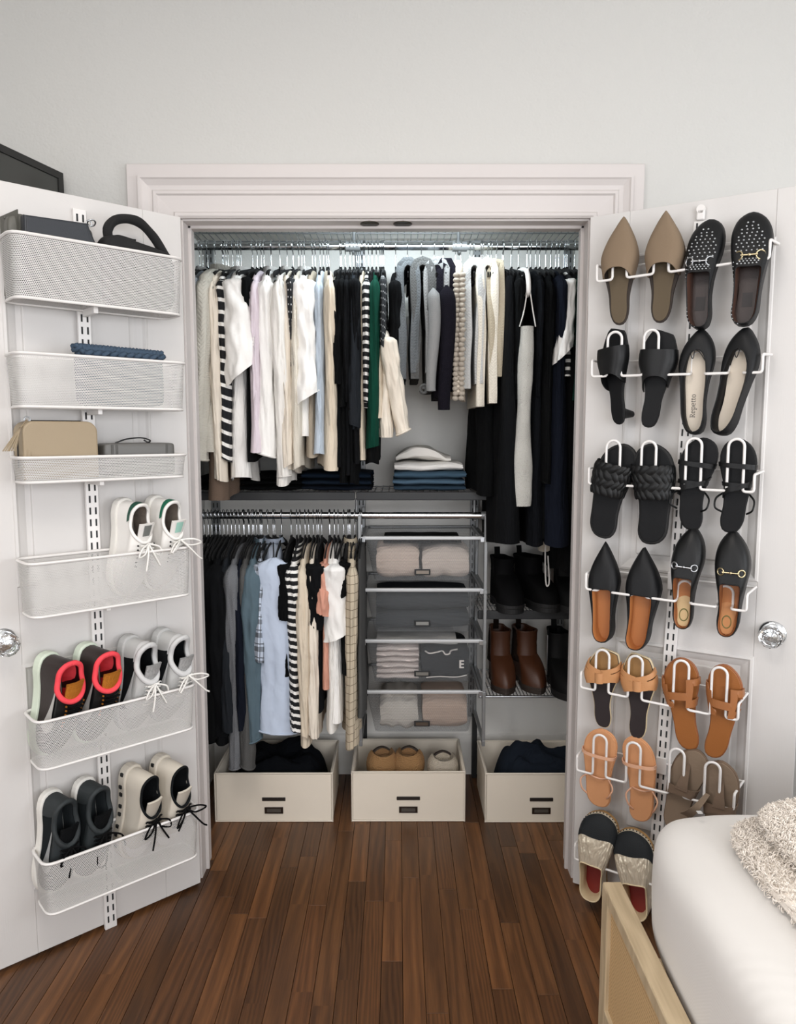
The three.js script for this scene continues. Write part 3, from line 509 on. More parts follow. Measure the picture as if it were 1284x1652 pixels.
// E F: square toe slides
function squareSlide(label, s, h, ang, L, W, skew, heel) {
  const g = shoe('square_slide', label, 'sandal'), O = outline('square', L, W, skew), thin = O.map(p => { const k = lerp(.78, 1, sst(.1, .6, p.x / L)); return V(p.x, 0, p.z * k); });
  part(g, 'sole', slab(thin, 0, .007), SH.soleBlack); part(g, 'insole', flatUV(slab(thin.map(p => V(lerp(p.x, L / 2, .02), 0, p.z * .95)), .007, .011)), SH.blkIn);
  const A = arch(O, .003, .042, .6);
  part(g, 'vamp', band(A, L * .36, L * .78, L * .42, L * .8, .003, 22, 8, .035), SH.blk);
  part(g, 'heel', surf((u, v) => { const a = u * 2 * Math.PI, r = lerp(.022, .009, Math.pow(v, .6)); return [.032 + r * Math.cos(a) - v * .004, .003 - v * .055, r * Math.sin(a)]; }, 16, 6, { close: true }), SH.blk2);
  if (heel) g.applyMatrix4(new THREE.Matrix4().makeRotationX(heel * D2R));
  hang(g, s, h, ang, .064);
}
squareSlide('black square toe heeled slide turned so its small heel shows', .121, 1.448, -4.5, .267, .088, -.004, -24);
squareSlide('black square toe slide facing straight out beside the ballet flats', .197, 1.439, 5.5, .263, .096, .006, 0);
// G H: ballet flats
function balletFlat(label, s, h, ang, L, W, skew, roll, print) {
  const g = shoe('ballet_flat', label, 'flat shoe');
  const hC = x => lerp(.042, .034, sst(0, .8, x / L)) - .006 * Math.sin(Math.PI * clamp(x / L)), C = opening(.008, L * .80, W * .70, skew, L);
  const { S } = lowShoe(g, { type: 'almond', L, W, skew, up: SH.blk2, inn: SH.blkIn, sock: SH.beigeIn, C, hC, toeH: x => lerp(.044, .032, sst(.5, 1, x / L)), y0: .005 });
  const bowX = L * .80, by = .005 + hC(L * .8) + .002;
  part(g, 'bow', [wire(smooth([[bowX, by, skew], [bowX - .012, by + .003, skew - .009], [bowX - .024, by, skew - .004], [bowX, by, skew]], 16), .0012, 6), wire(smooth([[bowX, by, skew], [bowX - .008, by + .002, skew + .012], [bowX - .03, by - .002, skew + .026]], 12), .0011, 6)], SH.blk);
  if (print) part(g, 'insole_print', flatText('Repetto', .0125, .0004).translate(.045, .0092, skew + .004), mat(0x262422, .7), 'dark script lettering on the insole');
  if (roll) g.applyMatrix4(new THREE.Matrix4().makeRotationX(roll * D2R));
  hang(g, s, h, ang, .06);
}
balletFlat('left black ballet flat with script lettering on its pale insole', .32, 1.419, .8, .277, .09, -.008, 0, true);
balletFlat('right black ballet flat leaning over with its side showing', .387, 1.417, 9.9, .279, .09, .008, -16, false);
// I J: woven slides
function wovenSlide(label, s, h, ang, L, W, skew) {
  const g = shoe('woven_slide', label, 'sandal'), O = outline('slide', L, W, skew), I = outline('slide', L, W, skew, 56, .007);
  part(g, 'sole', slab(O, 0, .016, .004), SH.soleBlack); part(g, 'insole', flatUV(slab(I, .015, .0185, .0015)), SH.blkIn);
  const A = arch(O, .012, .046, .55, .002);
  const a0 = L * .46, a1 = L * .80;
  part(g, 'band', band(A, a0, a1, a0, a1 - .01, .004, 22, 8), SH.blkMatte);
  const st = [], NU = 9, NV = 4;
  for (let i = 0; i < NU; i++) for (let j = 0; j < NV; j++) { // over-and-under leather strips: one small pillow per crossing
    const cu = (i + .5 + (j % 2) * .5) / (NU + .5), cv = (j + .5) / NV, d = j % 2 ? 1 : -1;
    st.push(surf((a, b) => { const s1 = (a - .5) * 1.55, s2 = (b - .5) * 1.0, du = (s1 * .72 - d * s2 * .62) / NU, dv = (d * s1 * .72 + s2 * .62) / NV; const u = clamp(cu + du, .005, .995), v = clamp(cv + dv, -.02, 1.02); const p = A(lerp(a0, a1 - .005, v), u), lift = .0018 + .003 * Math.sin(Math.PI * a) * Math.sqrt(Math.sin(Math.PI * b) + .001), c = Math.cos(Math.PI * u); return [p[0], p[1] + lift * Math.sin(Math.PI * clamp(u, .08, .92)), p[2] - lift * c]; }, 6, 4, { su: .02, sv: .01 }));
  }
  part(g, 'woven_strips', st, SH.blk);
  hang(g, s, h, ang, .055);
}
wovenSlide('left black slide with a woven leather band on the third rack', .078, 1.125, 12.3, .276, .104, -.012);
wovenSlide('right black slide with a woven leather band next to the strappy sandals', .215, 1.117, -1.4, .280, .108, .010);
// K L U V: thin strap sandals
function strapSandal(label, s, h, ang, L, W, skew, type, soleM, inM, strapM, o = {}) {
  const g = shoe('strap_sandal', label, 'sandal'), O = outline(type, L, W, skew), I = outline(type, L, W, skew, 56, .003);
  part(g, 'sole', slab(O, 0, .006), soleM); part(g, 'insole', flatUV(slab(I, .006, .0095)), inM);
  const A = arch(O, .004, o.H ?? .036, .6);
  for (const [l0, l1, r0, r1] of o.straps ?? []) part(g, 'strap', band(A, L * l0, L * l1, L * r0, L * r1, .0022, 16, 2), strapM);
  for (const pts of o.loops ?? []) part(g, 'strap', wire(smooth(pts.map(([x, y, z]) => [x * L, y, z * W / 2 + skew]), 26), .0026, 6), strapM);
  if (o.text) part(g, 'insole_print', flatText(o.text, .006).translate(L * .2, .0098, skew * .4 + .002), mat(0x6b6f70, .6), 'small faded lettering on the insole');
  if (o.buckle) part(g, 'buckle', [bx(.004, .006, .018, L * .72, .022, W * .4, .001)], M.silver, 'small metal bar');
  hang(g, s, h, ang, .066);
}
const black = { H: .034, straps: [[.7, .745, .68, .735], [.50, .54, .50, .54], [.36, .43, .56, .6]], loops: [[[.42, .004, -.7], [.36, .02, -1.02], [.27, .03, -1.0], [.22, .012, -.66]], [[.42, .004, .7], [.36, .02, 1.0], [.27, .03, .98], [.22, .012, .66]]], text: 'VERO CUOIO' };
delete black.text;
strapSandal('left black strappy sandal above the bit loafers', .32, 1.164, 5.5, .25, .094, -.012, 'round', SH.soleBlack, SH.blkIn, SH.blk, black);
strapSandal('right black strappy sandal with a small metal bar', .414, 1.164, 2.8, .248, .09, .008, 'round', SH.soleBlack, SH.blkIn, SH.blk, { ...black, buckle: true });
// M N: pointed flats
function pointedFlat(label, s, h, ang, L, W, skew) {
  const g = shoe('pointed_flat', label, 'flat shoe'), hC = x => lerp(.05, .040, sst(.0, .55, x / L)) - .008 * Math.sin(Math.PI * clamp(x / L / .55));
  const C = opening(.006, L * .54, W * .70, skew, L, 56, 'sq');
  lowShoe(g, { type: 'pointed', L, W, skew, up: SH.blk2, inn: SH.tanIn, sock: SH.tanIn, C, hC, toeH: x => lerp(.05, .026, sst(.5, 1, x / L)), y0: .006, bulge: .04 });
  hang(g, s, h, ang, .055);
}
pointedFlat('left black pointed flat with tan lining on the fourth rack', .097, .826, -1.6, .29, .09, -.002);
pointedFlat('right black pointed flat with tan lining beside the bit loafers', .188, .818, 1.8, .293, .098, .008);
// O P: backless bit loafers
function bitLoafer(label, s, h, ang, L, W, skew, mBit, padM) {
  const g = shoe('bit_loafer', label, 'loafer'), hC = x => lerp(.018, .05, sst(.18, .46, x / L)), C = opening(.003, L * .52, W * .66, skew, L, 56, 'sq');
  const { S } = lowShoe(g, { type: 'almond', L, W, skew, up: SH.blk, inn: SH.tanDark, sock: SH.tanIn, C, hC, toeH: x => lerp(.05, .036, sst(.5, 1, x / L)), y0: .007 });
  part(g, 'heel_pad', flatUV(slab(outline('slide', L * .30, W * .52, 0).map(p => V(p.x + .008, 0, p.z * .95)), .011, .0118, 0)), padM, 'printed oval heel pad');
  part(g, 'heel_emblem', new THREE.TorusGeometry(.011, .0012, 5, 20).scale(1.5, 1, 1).rotateX(Math.PI / 2).translate(L * .14, .0124, 0), mat(0x6d6b3a, .5), 'oval stamped emblem');
  const y = S(.5, .78)[1];
  part(g, 'horsebit', bitMetal(null, [L * .63, y + .008, skew], .05, .009), mBit, 'metal horsebit');
  hang(g, s, h, ang, .055);
}
bitLoafer('left black backless loafer with metal bit and pale heel pad', .307, .891, 3.8, .284, .084, -.006, M.silver, leather(0xcdb083));
bitLoafer('right black backless loafer with metal bit and tan heel pad near the knob', .417, .885, 1.2, .287, .088, .007, M.brass, leather(0xbd8352));
// Q R: knotted strap sandals
function knotSandal(label, s, h, ang, L, W, skew) {
  const g = shoe('knotted_sandal', label, 'sandal'), O = outline('square', L, W, skew), thin = O.map(p => V(p.x, 0, p.z * lerp(.8, 1, sst(.1, .6, p.x / L))));
  part(g, 'sole', slab(thin, 0, .008), SH.cream); part(g, 'insole', flatUV(slab(thin.map(p => V(lerp(p.x, L / 2, .02), 0, p.z * .93)), .008, .011)), mat(0x241b1c, .6)); part(g, 'toe_bed', flatUV(slab(thin.filter(p => p.x > L * .72).map(p => V(p.x - .003, 0, p.z * .9)), .0105, .0118, 0)), leather(0x9a7447));
  const A = arch(O, .003, .038, .6, .002);
  for (const [l0, l1, r0, r1] of [[.80, .86, .60, .66], [.72, .775, .60, .655], [.64, .69, .62, .67], [.54, .60, .66, .72], [.60, .66, .80, .86], [.56, .62, .72, .775]]) part(g, 'strap', band(A, L * l0, L * l1, L * r0, L * r1, .0032, 18, 2), SH.tan);
  const k = A(L * .66, .5);
  part(g, 'knot', shell((u, v) => { const a = lerp(-.25, Math.PI + .25, v); return [L * .66 + (u - .5) * .03, k[1] - .003 + .009 * Math.sin(a), skew + .011 * Math.cos(a)]; }, 6, 10, .003), SH.tan);
  hang(g, s, h, ang, .062);
}
knotSandal('left tan sandal with knotted crossing straps and dark insole', .101, .566, .2, .239, .098, -.009);
knotSandal('right tan sandal with knotted crossing straps and dark insole', .197, .554, -1.4, .251, .096, .007);
// S T: cut-out slides
function cutSandal(label, s, h, ang, L, W, skew) {
  const g = shoe('cut_out_sandal', label, 'sandal'), O = outline('round', L, W, skew), I = outline('round', L, W, skew, 56, .0035);
  part(g, 'sole', slab(O, 0, .008, .002), SH.tanDark); part(g, 'insole', flatUV(slab(I, .008, .0115)), SH.brownSole);
  const A = arch(O, .003, .04, .58, .002), P = (x, u) => A(L * x, u);
  const fn = (x0, x1, u0, u1) => part(g, 'strap', shell((a, b) => P(lerp(x0, x1, b), lerp(u0, u1, a)), 10, 3, .0034, { su: .05, sv: .03 }), SH.brown);
  fn(.50, .56, .0, .40); fn(.66, .80, .0, .22); fn(.50, .74, .12, .30); fn(.58, .66, .28, .64); fn(.50, .80, .60, .74); fn(.73, .80, .72, 1); fn(.50, .58, .72, 1);
  hang(g, s, h, ang, .062);
}
cutSandal('left brown leather slide with a cut out strap', .341, .553, -7.5, .26, .095, -.008);
cutSandal('right brown leather slide with a cut out strap near the rack end', .398, .545, 5, .266, .09, .012);
const pale = { H: .036, straps: [[.70, .735, .66, .70]], loops: [[[.40, .006, -.62], [.41, .022, -.3], [.40, .024, .2], [.39, .006, .6]], [[.40, .006, -.6], [.33, .018, -.95], [.22, .02, -.85], [.14, .008, -.6]], [[.39, .006, .6], [.3, .02, .98], [.2, .02, .8], [.14, .008, .6]]] };
strapSandal('left pale peach sandal with one thin strap', .096, .322, 1, .241, .098, -.008, 'slide', SH.peachSole, SH.peachSole, SH.peachStrap, pale);
strapSandal('right pale peach sandal with one thin strap hanging lower', .214, .31, -4.8, .253, .09, .012, 'slide', SH.peachSole, SH.peachSole, SH.peachStrap, pale);
// W X: taupe thong sandals
function thongSandal(label, s, h, ang, L, W, skew, folded) {
  const g = shoe('thong_sandal', label, 'sandal'), O = outline('slide', L, W, skew);
  part(g, 'sole', slab(O, 0, .012, .003), SH.greyTaupeD); part(g, 'insole', flatUV(slab(outline('slide', L, W, skew, 56, .003), .012, .0145)), SH.greyTaupe);
  const A = arch(O, .01, .034, .6);
  part(g, 'strap', band(A, L * .40, L * .56, L * .44, L * .60, .003, 18, 4, .02), SH.greyTaupeD);
  part(g, 'toe_strap', shell((u, v) => { const p = A(L * lerp(.56, .82, u), .5); return [p[0], lerp(p[1] + .002, .013, Math.pow(u, 2)), skew + (v - .5) * lerp(.034, .008, u)]; }, 8, 4, .003), SH.greyTaupeD);
  if (folded) part(g, 'loose_strap', shell((u, v) => [L * lerp(.28, .62, u), .03 + .03 * Math.sin(u * 3), W * lerp(.2, .62, u) + (v - .5) * .03 * (1 - u * .6)], 10, 3, .0025), SH.greyTaupe);
  hang(g, s, h, ang, .062);
}
thongSandal('taupe thong sandal with a loose folded strap above the mattress', .308, .307, 11.9, .258, .09, -.010, true);
thongSandal('taupe thong sandal at the rack end half hidden by the mattress', .414, .276, 1.9, .266, .092, .006, false);
// Y Z: gold espadrilles
function espadrille(label, s, h, ang, L, W, skew) {
  const g = shoe('espadrille', label, 'espadrille'), O = outline('round', L, W, skew), I = outline('round', L, W * .9, skew, 56, .004);
  part(g, 'jute_sole', slab(O, 0, .02, .004), SH.jute); part(g, 'insole', flatUV(slab(I, .02, .0225)), SH.red);
  const hC = x => lerp(.055, .062, sst(.1, .6, x / L)) - .014 * Math.sin(Math.PI * clamp(x / L / .55)), C = opening(.006, L * .44, W * .68, skew, L, 56, 'sq');
  const S = upper(O, C, hC, x => lerp(.058, .04, sst(.5, 1, x / L)), .016, .05);
  part(g, 'upper', upperGeo(S), M.gold);
  part(g, 'lining', lining(C, hC, I, .016, .022), SH.cream);
  part(g, 'toe_cap', patch(S, (a, b) => [.5 + lerp(-.17, .17, a), lerp(.14, .34 + .34 * Math.sin(Math.PI * a), b)], .0016, 24, 8), mat(0x10161a, .75, { bump: 'weave', k: 20 }), 'black fabric toe cap');
  const stc = []; for (let k = 0; k < 26; k++) { const p = S(.5 + lerp(-.2, .2, k / 25), .05); stc.push(new THREE.SphereGeometry(.0024, 5, 4).translate(...p)); }
  part(g, 'stitching', stc, M.black).userData.kind = 'stuff';
  part(g, 'piping', rim(C.map(p => V(p.x, .016 + hC(p.x), p.z)), .002), SH.cream);
  hang(g, s, h, ang, .045);
}
espadrille('left gold espadrille with a black toe cap and red insole', .087, .04, 4.1, .264, .112, -.008);
espadrille('right gold espadrille with a black toe cap beside the bed', .224, .026, -8, .252, .112, .004);
// ---------------------------------------------------------------- sneakers in the left baskets, heels up
function stow(g, s, h, o, tilt = 0, roll = 0, lean = 0) { // heel point (s, h), toe down; tilt leans the toe out, lean turns within the door plane
  const q = new THREE.Matrix4().makeBasis(V(0, -1, 0), V(0, 0, 1), V(-1, 0, 0));
  q.multiply(new THREE.Matrix4().makeRotationY(lean * D2R)).multiply(new THREE.Matrix4().makeRotationZ(tilt * D2R)).multiply(new THREE.Matrix4().makeRotationX(roll * D2R));
  q.setPosition(-s, h, o); g.applyMatrix4(q); return onDoor(g, 'L');
}
const lacePath = (P, r, m) => wire(smooth(P, P.length * 5), r, 5);
function sneaker(label, o) {
  const { L = .275, W = .098, soleT = .026, hHeel = .075, hFront = .088, low = .060, C0 = .008, C1 = .46, Cw = .62 } = o;
  const g = shoe('sneaker', label, 'sneaker', o.group), O = outline('round', L, W), Ob = outline('round', L, W * .97, 0, 56, .003), I = outline('round', L, W * .84, 0, 56, .006);
  part(g, 'sole', slab(outline('round', L + .008, W + .006).map(p => V(p.x - .004, 0, p.z)), 0, soleT, .004), o.sole);
  const hC = x => lerp(hHeel, hFront, sst(.2, .46, x / L)) - (hHeel - low) * Math.sin(Math.PI * clamp(x / L / .40)), C = opening(C0, L * C1, W * Cw, 0, L);
  const S = upper(Ob, C, hC, x => lerp(hFront, .042, sst(.48, 1, x / L)), soleT - .004, .07);
  part(g, 'upper', upperGeo(S), o.up);
  part(g, 'lining', lining(C, hC, I, soleT - .004, soleT + .004, 5), o.inn);
  part(g, 'insole', flatUV(slab(I, soleT - .002, soleT + .005)), o.sock ?? o.inn);
  part(g, 'collar', wire(C.map(p => V(p.x, soleT - .004 + hC(p.x), p.z)), o.collarR ?? .0045, 7, true), o.collar ?? o.inn);
  if (o.tab) part(g, 'heel_tab', patch(S, (a, b) => [lerp(-.12, .12, a) + 1, lerp(.45, .97, b)], .0032, 14, 5), o.tab, o.tabLabel);
  if (o.toe) part(g, 'toe_box', patch(S, (a, b) => [.5 + lerp(-.13, .13, a), lerp(.22, .22 + .42 * Math.sin(Math.PI * a), b)], .0012, 20, 6), o.toe);
  if (o.quarter) for (const sgn of [-1, 1]) part(g, 'side_panel', patch(S, (a, b) => [sgn > 0 ? lerp(.10, .34, a) : lerp(.90, .66, a), lerp(.05, lerp(.8, .35, a), b)], .0014, 16, 6), o.quarter);
  if (o.heelPanel) part(g, 'heel_panel', patch(S, (a, b) => [1 + lerp(-.14, .14, a), lerp(.04, .55, b)], .0016, 16, 5), o.heelPanel);
  if (o.swoosh) for (const sgn of [-1, 1]) part(g, 'side_mark', patch(S, (a, b) => { const t = a, hk = t < .25 ? .36 + .28 * Math.pow((.25 - t) / .25, 1.5) : .36 + .42 * Math.pow((t - .25) / .75, 1.1); const wd = (t < .25 ? .10 * Math.sqrt(t / .25 + .02) + .06 : .16 * (1 - (t - .25) / .75) + .012), u = lerp(.37, .12, t); return [sgn > 0 ? u : 1 - u, clamp(hk + (b - .5) * wd * 2.2, .03, .97)]; }, .003, 20, 3), o.swoosh, 'curved tick shaped side mark');
  // tongue
  const y0 = soleT - .004, tx = L * (C1 - .07);
  const tf = (u, v) => { const z = (u - .5) * W * .44; return [tx + lerp(.03, -.034, v), y0 + hFront + lerp(-.014, .008, v) - 12 * z * z, z * lerp(.9, 1.1, v)]; };
  part(g, 'tongue', shell(tf, 8, 5, .006), o.tongue ?? o.up);
  if (o.tongueTag) part(g, 'tongue_label', surf((u, v) => { const p = tf(lerp(.24, .76, u), lerp(.42, .9, v)); return [p[0] - .002, p[1] + .0048, p[2]]; }, 6, 3), o.tongueTag, o.tagLabel);
  // laces over the throat
  const lm = o.lace, rows = 6, lx = k => L * lerp(C1 + .02, C1 + .24, k / (rows - 1)), ly = x => y0 + lerp(hFront + .002, .066, sst(L * C1, L * .74, x)) + .001;
  const ls = [];
  for (let k = 0; k < rows; k++) { const x = lx(k), w = lerp(.024, .017, k / rows), y = ly(x); ls.push(wire(smooth([[x, y - .006, -w], [x - .001, y + .002, -w * .5], [x, y + .004, 0], [x + .001, y + .002, w * .5], [x, y - .006, w]], 14), o.laceR ?? .0026, 5)); if (k) { const xp = lx(k - 1), yp = ly(xp); ls.push(wire([[x, y + .001, -w], [(x + xp) / 2, (y + yp) / 2 + .0055, 0], [xp, yp + .001, w]], o.laceR ?? .0026, 5)); } }
  part(g, 'lacing', ls, lm);
  const eye = []; for (let k = 0; k < rows; k++) for (const sg of [-1, 1]) eye.push(cyl(.0025, .003, lx(k), ly(lx(k)) - .004, sg * lerp(.026, .019, k / rows), 'y', 8)); part(g, 'eyelets', eye, o.eye ?? M.black);
  const bx0 = lx(0) - .004, by = ly(lx(0)) + .006;
  if (o.bow) part(g, 'bow', o.bow.map(pts => wire(smooth(pts.map(([x, y, z]) => [bx0 + x, by + y, z]), 22), o.laceR ?? .0026, 5)), lm);
  if (o.vents) { const vt = []; for (let k = 0; k < 8; k++) for (const sg of [-1, 1]) { const u = sg > 0 ? .06 + k * .045 : .94 - k * .045; const O2 = O[Math.round(u * 55)]; vt.push(bx(.011, .011, .006, O2.x, soleT * .5, O2.z + Math.sign(O2.z) * .003, .002)); } part(g, 'sole_vents', vt, M.black, 'dark square holes along the sole side'); }
  stow(g, o.s, o.h, o.o ?? .02, o.tilt ?? 0, o.roll ?? -16, o.lean ?? 0); return g;
}
const SN = { wht: leather(0xe7e4df, { roughness: .5 }), whtSole: mat(0xe3e0d9, .6), whtLace: cloth(0xe9e7e2), grnD: leather(0x1f4a3c), grn: leather(0x186049), taupeIn: cloth(0x7d7268), brn: leather(0x2b211f), coral: cloth(0xef4f58), org: cloth(0xd98a34), blkS: leather(0x0e0f10), mint: mat(0xd3ddcb, .6), gry: suede(0xb9b9b7), gryL: cloth(0xc9c9c8), blkC: cloth(0x17191b), slate: mat(0x262c2e, .7, { bump: 'weave', k: 12 }), slateIn: mat(0x22282b, .75, { bump: 'weave', k: 16 }), bone: leather(0xcfc7b9, { roughness: .55 }), blkLace: cloth(0x0c0c0d) };
const bowA = [[[0, 0, 0], [.010, .012, .03], [.03, .012, .04], [.026, .008, .018], [0, 0, 0]], [[0, 0, 0], [.012, .014, -.028], [.034, .012, -.034], [.024, .008, -.012], [0, 0, 0]], [[0, 0, 0], [.03, .014, .012], [.07, .018, .022]], [[0, 0, 0], [.03, .012, -.01], [.062, .016, -.026]]];
const bowLong = [[[0, 0, 0], [.006, .016, .034], [.026, .02, .05], [.02, .01, .02], [0, 0, 0]], [[0, 0, 0], [.0, .018, -.034], [.012, .022, -.056], [.016, .012, -.022], [0, 0, 0]], [[0, 0, 0], [.006, .024, .03], [.024, .036, .06]], [[0, 0, 0], [.02, .02, -.014], [.05, .03, -.04], [.058, .03, -.052]]];
const white = { C1: .40,  up: SN.wht, sole: SN.whtSole, inn: SN.taupeIn, collar: SN.wht, tongue: SN.wht, lace: SN.whtLace, eye: M.darkSlot, bow: bowA, tilt: -4, collarR: .005, soleT: .024 };
sneaker('left white leather sneaker with a dark green heel tab', { ...white, s: .214, h: 1.245, tab: SN.grnD, tabLabel: 'dark green heel tab', tongueTag: mat(0x6f726e, .6), tagLabel: 'grey printed tongue label' });
sneaker('right white leather sneaker with a bright green heel tab and long laces', { ...white, s: .122, h: 1.247, tab: SN.grn, tabLabel: 'green heel tab', tongueTag: mat(0x9ccabb, .6), tagLabel: 'pale green printed tongue label', bow: bowLong });
const multi = { C1: .38,  up: SN.blkS, sole: SN.mint, inn: SN.coral, collar: SN.coral, tongue: SN.org, lace: SN.blkLace, swoosh: leather(0xb9b6b2), heelPanel: SN.brn, quarter: SN.brn, tab: SN.brn, eye: SN.org, collarR: .007, hHeel: .086, hFront: .098, low: .078, tilt: -5, Cw: .72, L: .282, W: .106, o: .02 };
sneaker('left brown and black sneaker with bright coral lining', { ...multi, s: .432, h: .852, roll: -20 });
sneaker('right brown and black sneaker with bright coral lining and orange tongue', { ...multi, s: .33, h: .858, roll: -16 });
const greyS = { C1: .40,  up: SN.gry, sole: SN.gry, inn: SN.blkC, collar: SN.gryL, tongue: SN.gryL, lace: SN.whtLace, eye: SN.gry, swoosh: SN.gryL, quarter: SN.blkC, toe: suede(0xa3a3a0), bow: bowA, collarR: .008, hHeel: .08, hFront: .092, tilt: -5, L: .28, W: .1, tab: SN.gryL };
sneaker('left light grey sneaker with a pale side mark and white laces', { ...greyS, s: .212, h: .858 });
sneaker('right light grey sneaker near the door hinge with white laces', { ...greyS, s: .114, h: .86, bow: bowLong });
const blackS = { C1: .44,  up: SN.slate, sole: SN.whtSole, inn: SN.slateIn, collar: SN.slate, tongue: SN.blkC, lace: SN.blkLace, quarter: cloth(0x1b2022), bow: bowA, collarR: .007, hHeel: .066, hFront: .074, low: .056, tilt: -4, L: .29, W: .106, soleT: .022, swoosh: leather(0x9a9c9c) };
sneaker('left black knit sneaker with a pale sole in the lowest basket', { ...blackS, s: .44, h: .476 });
sneaker('right black knit sneaker with a hanging lace loop over the rim', { ...blackS, s: .352, h: .482, swoosh: null, bow: [[[0, 0, 0], [.03, .01, .03], [.08, .012, .032], [.085, .012, .012], [.03, .012, .004], [0, 0, 0]], [[0, 0, 0], [.02, .014, -.04], [.06, .012, -.055]]] });
const boneS = { C1: .44,  up: SN.bone, sole: SN.bone, inn: SN.blkC, collar: SN.blkC, tongue: SN.bone, lace: SN.blkLace, eye: M.black, vents: true, collarR: .0035, hHeel: .082, hFront: .09, low: .07, tilt: -5, L: .285, W: .1, soleT: .03, toe: SN.wht, sock: leather(0xa9a7a4) };
sneaker('left off white chunky sneaker with black laces and black lining', { ...boneS, s: .224, h: .482, bow: bowA.map(p => p.map(([x, y, z]) => [x * 1.1, y, z * 1.2])) });
sneaker('right off white chunky sneaker with black laces by the hinge', { ...boneS, s: .134, h: .483, bow: bowLong.map(p => p.map(([x, y, z]) => [x * 1.2, y, z])) });
// ---------------------------------------------------------------- hangers and clothes
const hangerProto = (() => {
  const g = new THREE.Group();
  const arc = []; for (let k = 0; k <= 14; k++) { const a = lerp(-.5, Math.PI + .15, k / 14); arc.push([0, .004 + .0175 * Math.sin(a), -.0175 * Math.cos(a) * -1]); }
  part(g, 'hook', wire([...arc.reverse(), [0, -.022, -.004], [0, -.035, 0], [0, -.085, 0]].map(p => V(...p)), .0017, 6), M.chrome, 'thin chrome hook');
  part(g, 'body', [shell((u, v) => { const z = lerp(-.165, .165, u), d = Math.abs(z); return [(v - .5) * .004, -.082 - .26 * d - 1.1 * Math.max(0, d - .14) * d, z]; }, 24, 1, .016), wire([[0, -.145, -.14], [0, -.149, 0], [0, -.145, .14]], .0035, 6), bx(.006, .03, .03, 0, -.085, 0, .003)], M.velvet);
  return g;
})();
function hangerAt(x, y, yaw) { const [label, group] = zone(x, y === ROD1); const c = hangerProto.clone(); c.name = numbered('hanger'); c.position.set(x, y, RODZ); c.rotation.y = yaw; scene.add(c); return tag(c, label, 'hanger', group); }
const zone = (x, up) => { const t = up ? [[-.36, 'above the pale knits at the left end'], [-.19, 'above the upper white shirts'], [.0, 'above the dark cluster in the middle'], [.27, 'above the grey and cream sweaters'], [9, 'above the black dresses']] : [[-.5, 'above the black coats'], [-.33, 'above the grey sweaters and denim'], [9, 'above the striped and white tops']]; const z = t.find(q => x < q[0])[1]; return ['black velvet hanger with chrome hook ' + z.replace('above the', 'over the'), 'hangers ' + z + (up ? ', upper rod' : ', lower rod')]; };
const sp = (x, p) => Math.sign(x) * Math.pow(Math.abs(x), p);
let gs = 0;
